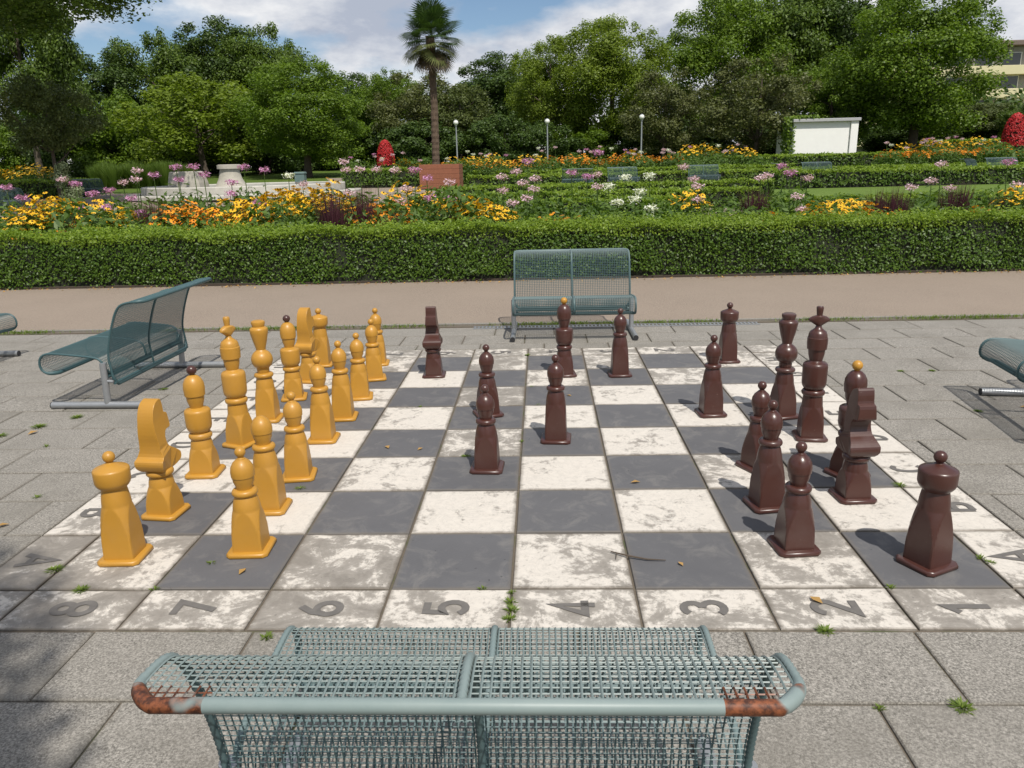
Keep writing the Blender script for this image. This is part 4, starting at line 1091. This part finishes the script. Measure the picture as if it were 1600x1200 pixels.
# distant garden benches
for px, yy, deg, lab in ((977, 29, 4, "far garden bench among low hedges, next to white spider flowers"), (1103, 29.2, -3, "far garden bench between low hedges, facing the parterre"), (1287, 29.3, 3, "far garden bench near the white wall"), (1245, 29.0, 82, "far garden bench seen end on, near the white wall"), (1580, 29.2, 0, "far garden bench below the red flower cone"), (1545, 28.8, 80, "far garden bench seen end on below the orange border"), (902, 28.8, 178, "far garden bench turned away, beside the orange border"), (146, 30.5, 60, "far garden bench in the shade behind the fountain terrace"), (20, 24.0, 70, "garden bench in front of the slanting tree")):
    bench((px_x(px, yy)[0], yy, terr(yy) - .01), deg, lab, .35)
# apartment block
by = 104; xL = px_x(1335, by)[0]; xR = px_x(1690, by)[0]; zR = px_x(1580, by, 62)[1]
ab = empty("apartment_block", (xL, by, terr(by) - .1)); tag(ab, "apartment block with yellowish balcony bands behind the huge tree", "building")
W = xR - xL; Ht = zR - terr(by)
M_band = plain("cream_yellow_balcony", (.62, .56, .34), .8, var=.08, scale=.6); M_bwall = plain("grey_block_wall", (.30, .29, .27), .85, var=.1, scale=.5); M_glass = Mat("window_glass").set(color=(.05, .06, .07), rough=.12, spec=.6).m
obj("wall", MB().box(0, W, .9, 14, 0, Ht - .6), M_bwall, ab)
obj("roof", MB().slab(-.6, W + .6, -.6, 14.6, Ht - .55, Ht, .08), plain("roof_fascia", (.16, .12, .10), .8), ab)
fl = 2.75; k = 0; z = Ht - 2.9
while z > 0:
    bd = obj("balcony_band", MB().slab(-.2, W + .2, -.5, .897, z - 1.05, z, .03), M_band, ab)
    for j in range(int(W / 3.4)):
        wf = obj("window", MB().box(j * 3.4 + .5, j * 3.4 + 2.9, .82, .896, z + .05, z + 1.65), M_white, ab)
        obj("pane", MB().box(j * 3.4 + .6, j * 3.4 + 2.8, .80, .818, z + .14, z + 1.56), M_glass, wf)
    z -= fl; k += 1

# ------------------------------------------------------------------ weeds, litter, drain
M_weed = leaf_mat("weed_green", (.10, .16, .02), (.22, .29, .06), .4)
WM = [quads_mesh("weed_tuft", blades(60, .042, .018, .0035)), quads_mesh("weed_tuft", blades(100, .055, .015, .0038)), quads_mesh("weed_tuft", blades(30, .034, .018, .0035))]
WG = "weed tufts in the paving joints"
WEEDS = [(-2.02, .17, 1, 1.0, "the letter A tile of the yellow corner"), (-1.80, .0, 1, .9, "the number 8 tile"), (-2.30, -.13, 1, .9, "the yellow board corner"), (-1.49, .0, 2, .9, "numbers 8 and 7"), (-1.34, .22, 2, .9, "the yellow corner rook tile"), (-.90, -.34, 0, .9, "number 6 and the faded bench"), (0.0, -.03, 2, .8, "number 5"), (0.0, -.10, 0, .9, "numbers 5 and 4"), (0.005, -.16, 0, 1.0, "numbers 5 and 4"), (0.0, -.22, 0, .9, "numbers 5 and 4"), (-.12, .0, 2, .8, "number 5"), (1.16, -.30, 1, .9, "number 2"), (1.52, .0, 2, .9, "number 1"), (2.0, .24, 2, 1.0, "the brown corner rook"), (2.02, .20, 0, .7, "the brown corner rook"),
         (-1.19, 1.04, 1, .8, "the pawn without ball"), (-.33, 1.50, 1, .8, "the foremost brown pawn"), (.05, 2.98, 1, .7, "the empty middle tiles"), (.10, 2.52, 1, .6, "the empty middle tiles"), (0.0, 4.02, 0, 1.0, "the far number tiles"), (.0, 1.75, 2, .8, "the middle joint"), (2.0, 1.02, 1, .9, "the brown knight"), (1.44, -.715, 1, 1.0, "the paving in front of the brown corner"), (1.18, -.72, 2, .8, "the paving in front of the brown corner"), (3.0, 3.3, 1, .8, "the bench by the brown pieces"), (3.25, 3.3, 1, .8, "the bench by the brown pieces"), (3.05, 2.25, 1, .8, "the bench by the brown pieces"), (-3.2, 2.35, 1, 1.2, "the bench by the yellow pieces"), (-3.35, 2.15, 1, 1.3, "the bench by the yellow pieces"), (-3.5, 1.95, 1, 1.3, "the bench by the yellow pieces"), (-3.05, 1.75, 2, 1.0, "the bench by the yellow pieces"), (-2.9, 3.05, 1, 1.0, "the bench by the yellow pieces"), (-2.6, .95, 2, 1.0, "the letter B tile"), (-.75, 2.5, 2, .8, "the tile joints left of the brown pawns")]
for x, y, k, s, near in WEEDS:
    tag(obj("weed_tuft", WM[k], M_weed, None, (x, y, -.006), (0, 0, rng.uniform(0, 6)), (s, s, s)), "small green weed tuft by " + near, "weed", "weed tufts in the paving joints")
n = 9500; gx = nr.uniform(-9, 9, n); keep = (np.sin(gx * 1.7) + np.sin(gx * 4.3 + 1) + nr.normal(0, .7, n)) > -.35
gx = gx[keep]; n = len(gx); base = blades(n, .05, .045, .004); gy = 5.40 + np.abs(nr.normal(0, .035, n)) * np.sign(nr.uniform(-1, 1, n))
base += np.c_[gx, gy, np.full(n, -.01)][:, None, :]
kind(obj("grass_verge", quads_mesh("grass_verge", base), M_weed), "stuff")
kind(tag(obj("verge_soil", MB().box(-30, 30, 5.363, 5.438, -.05, -.004), M_joint), "strip of soil between paving and path", "soil"), "structure")
dr = empty("drain_channel", (.9, 5.27, .0)); tag(dr, "narrow slotted steel drain grate along the paving edge behind the bench", "drain")
m = MB(); m.box(-1.5, 1.5, -.06, -.045, .0, .008); m.box(-1.5, 1.5, .045, .06, .0, .008); obj("frame", m, M_galv, dr)
for i in range(75): obj("grate_bar", bpy.data.meshes.get("grate_bar") or MB().box(-.008, .008, -.044, .044, .001, .007).mesh("grate_bar"), M_galv, dr, (-1.48 + i * .04, 0, 0))
tw = MB(); tw.tube([(.43, .30, .006), (.50, .25, .012), (.58, .225, .008), (.66, .22, .006)], [.003, .0045, .004, .002], 6); tw.tube([(.455, .285, .009), (.445, .23, .006)], [.0025, .0012], 5)
tag(obj("twig", tw, M_bark), "thin dry twig lying across the tiles behind number 4", "twig")
M_dry = leaf_mat("dry_leaf", (.30, .16, .05), (.48, .30, .10), .1)
DL = quads_mesh("fallen_leaf", np.array([[(-.03, 0, .002), (0, -.016, .010), (.034, .004, .004), (.002, .018, .012)]]))
for x, y, s, near in ((1.19, -.10, 1.0, "the number 1 tile"), (.63, 1.08, .9, "the middle of the board"), (-1.17, .14, .9, "the short yellow pawn at number 7"), (-.83, 1.66, .9, "the yellow pawns"), (-.62, 1.62, .7, "the empty tiles by the yellow pawns"), (.33, 2.72, .7, "the single pawn on the 4 file"), (1.75, 4.15, 1.3, "the far brown rook"), (-2.55, .60, 1.0, "the letter B on the yellow side"), (.72, .19, .6, "number 3"), (-3.3, 2.0, 1.2, "the bench by the yellow pieces"), (3.4, 2.3, 1.4, "the foot of the bench by the brown pieces")):
    tag(obj("fallen_leaf", DL, M_dry, None, (x, y, .003), (0, 0, rng.uniform(0, 6)), (s, s, s)), "dry fallen leaf lying near " + near, "leaf")
n = 420; lx = nr.uniform(-9, 9, n); lyy = 8.70 - np.abs(nr.normal(0, .10, n))
kind(obj("leaf_litter", quads_mesh("leaf_litter", leaf_quads(np.c_[lx, lyy, np.full(n, .012)], np.tile((0., 0, 1), (n, 1)), .04, .6, .3)), M_dry), "stuff")
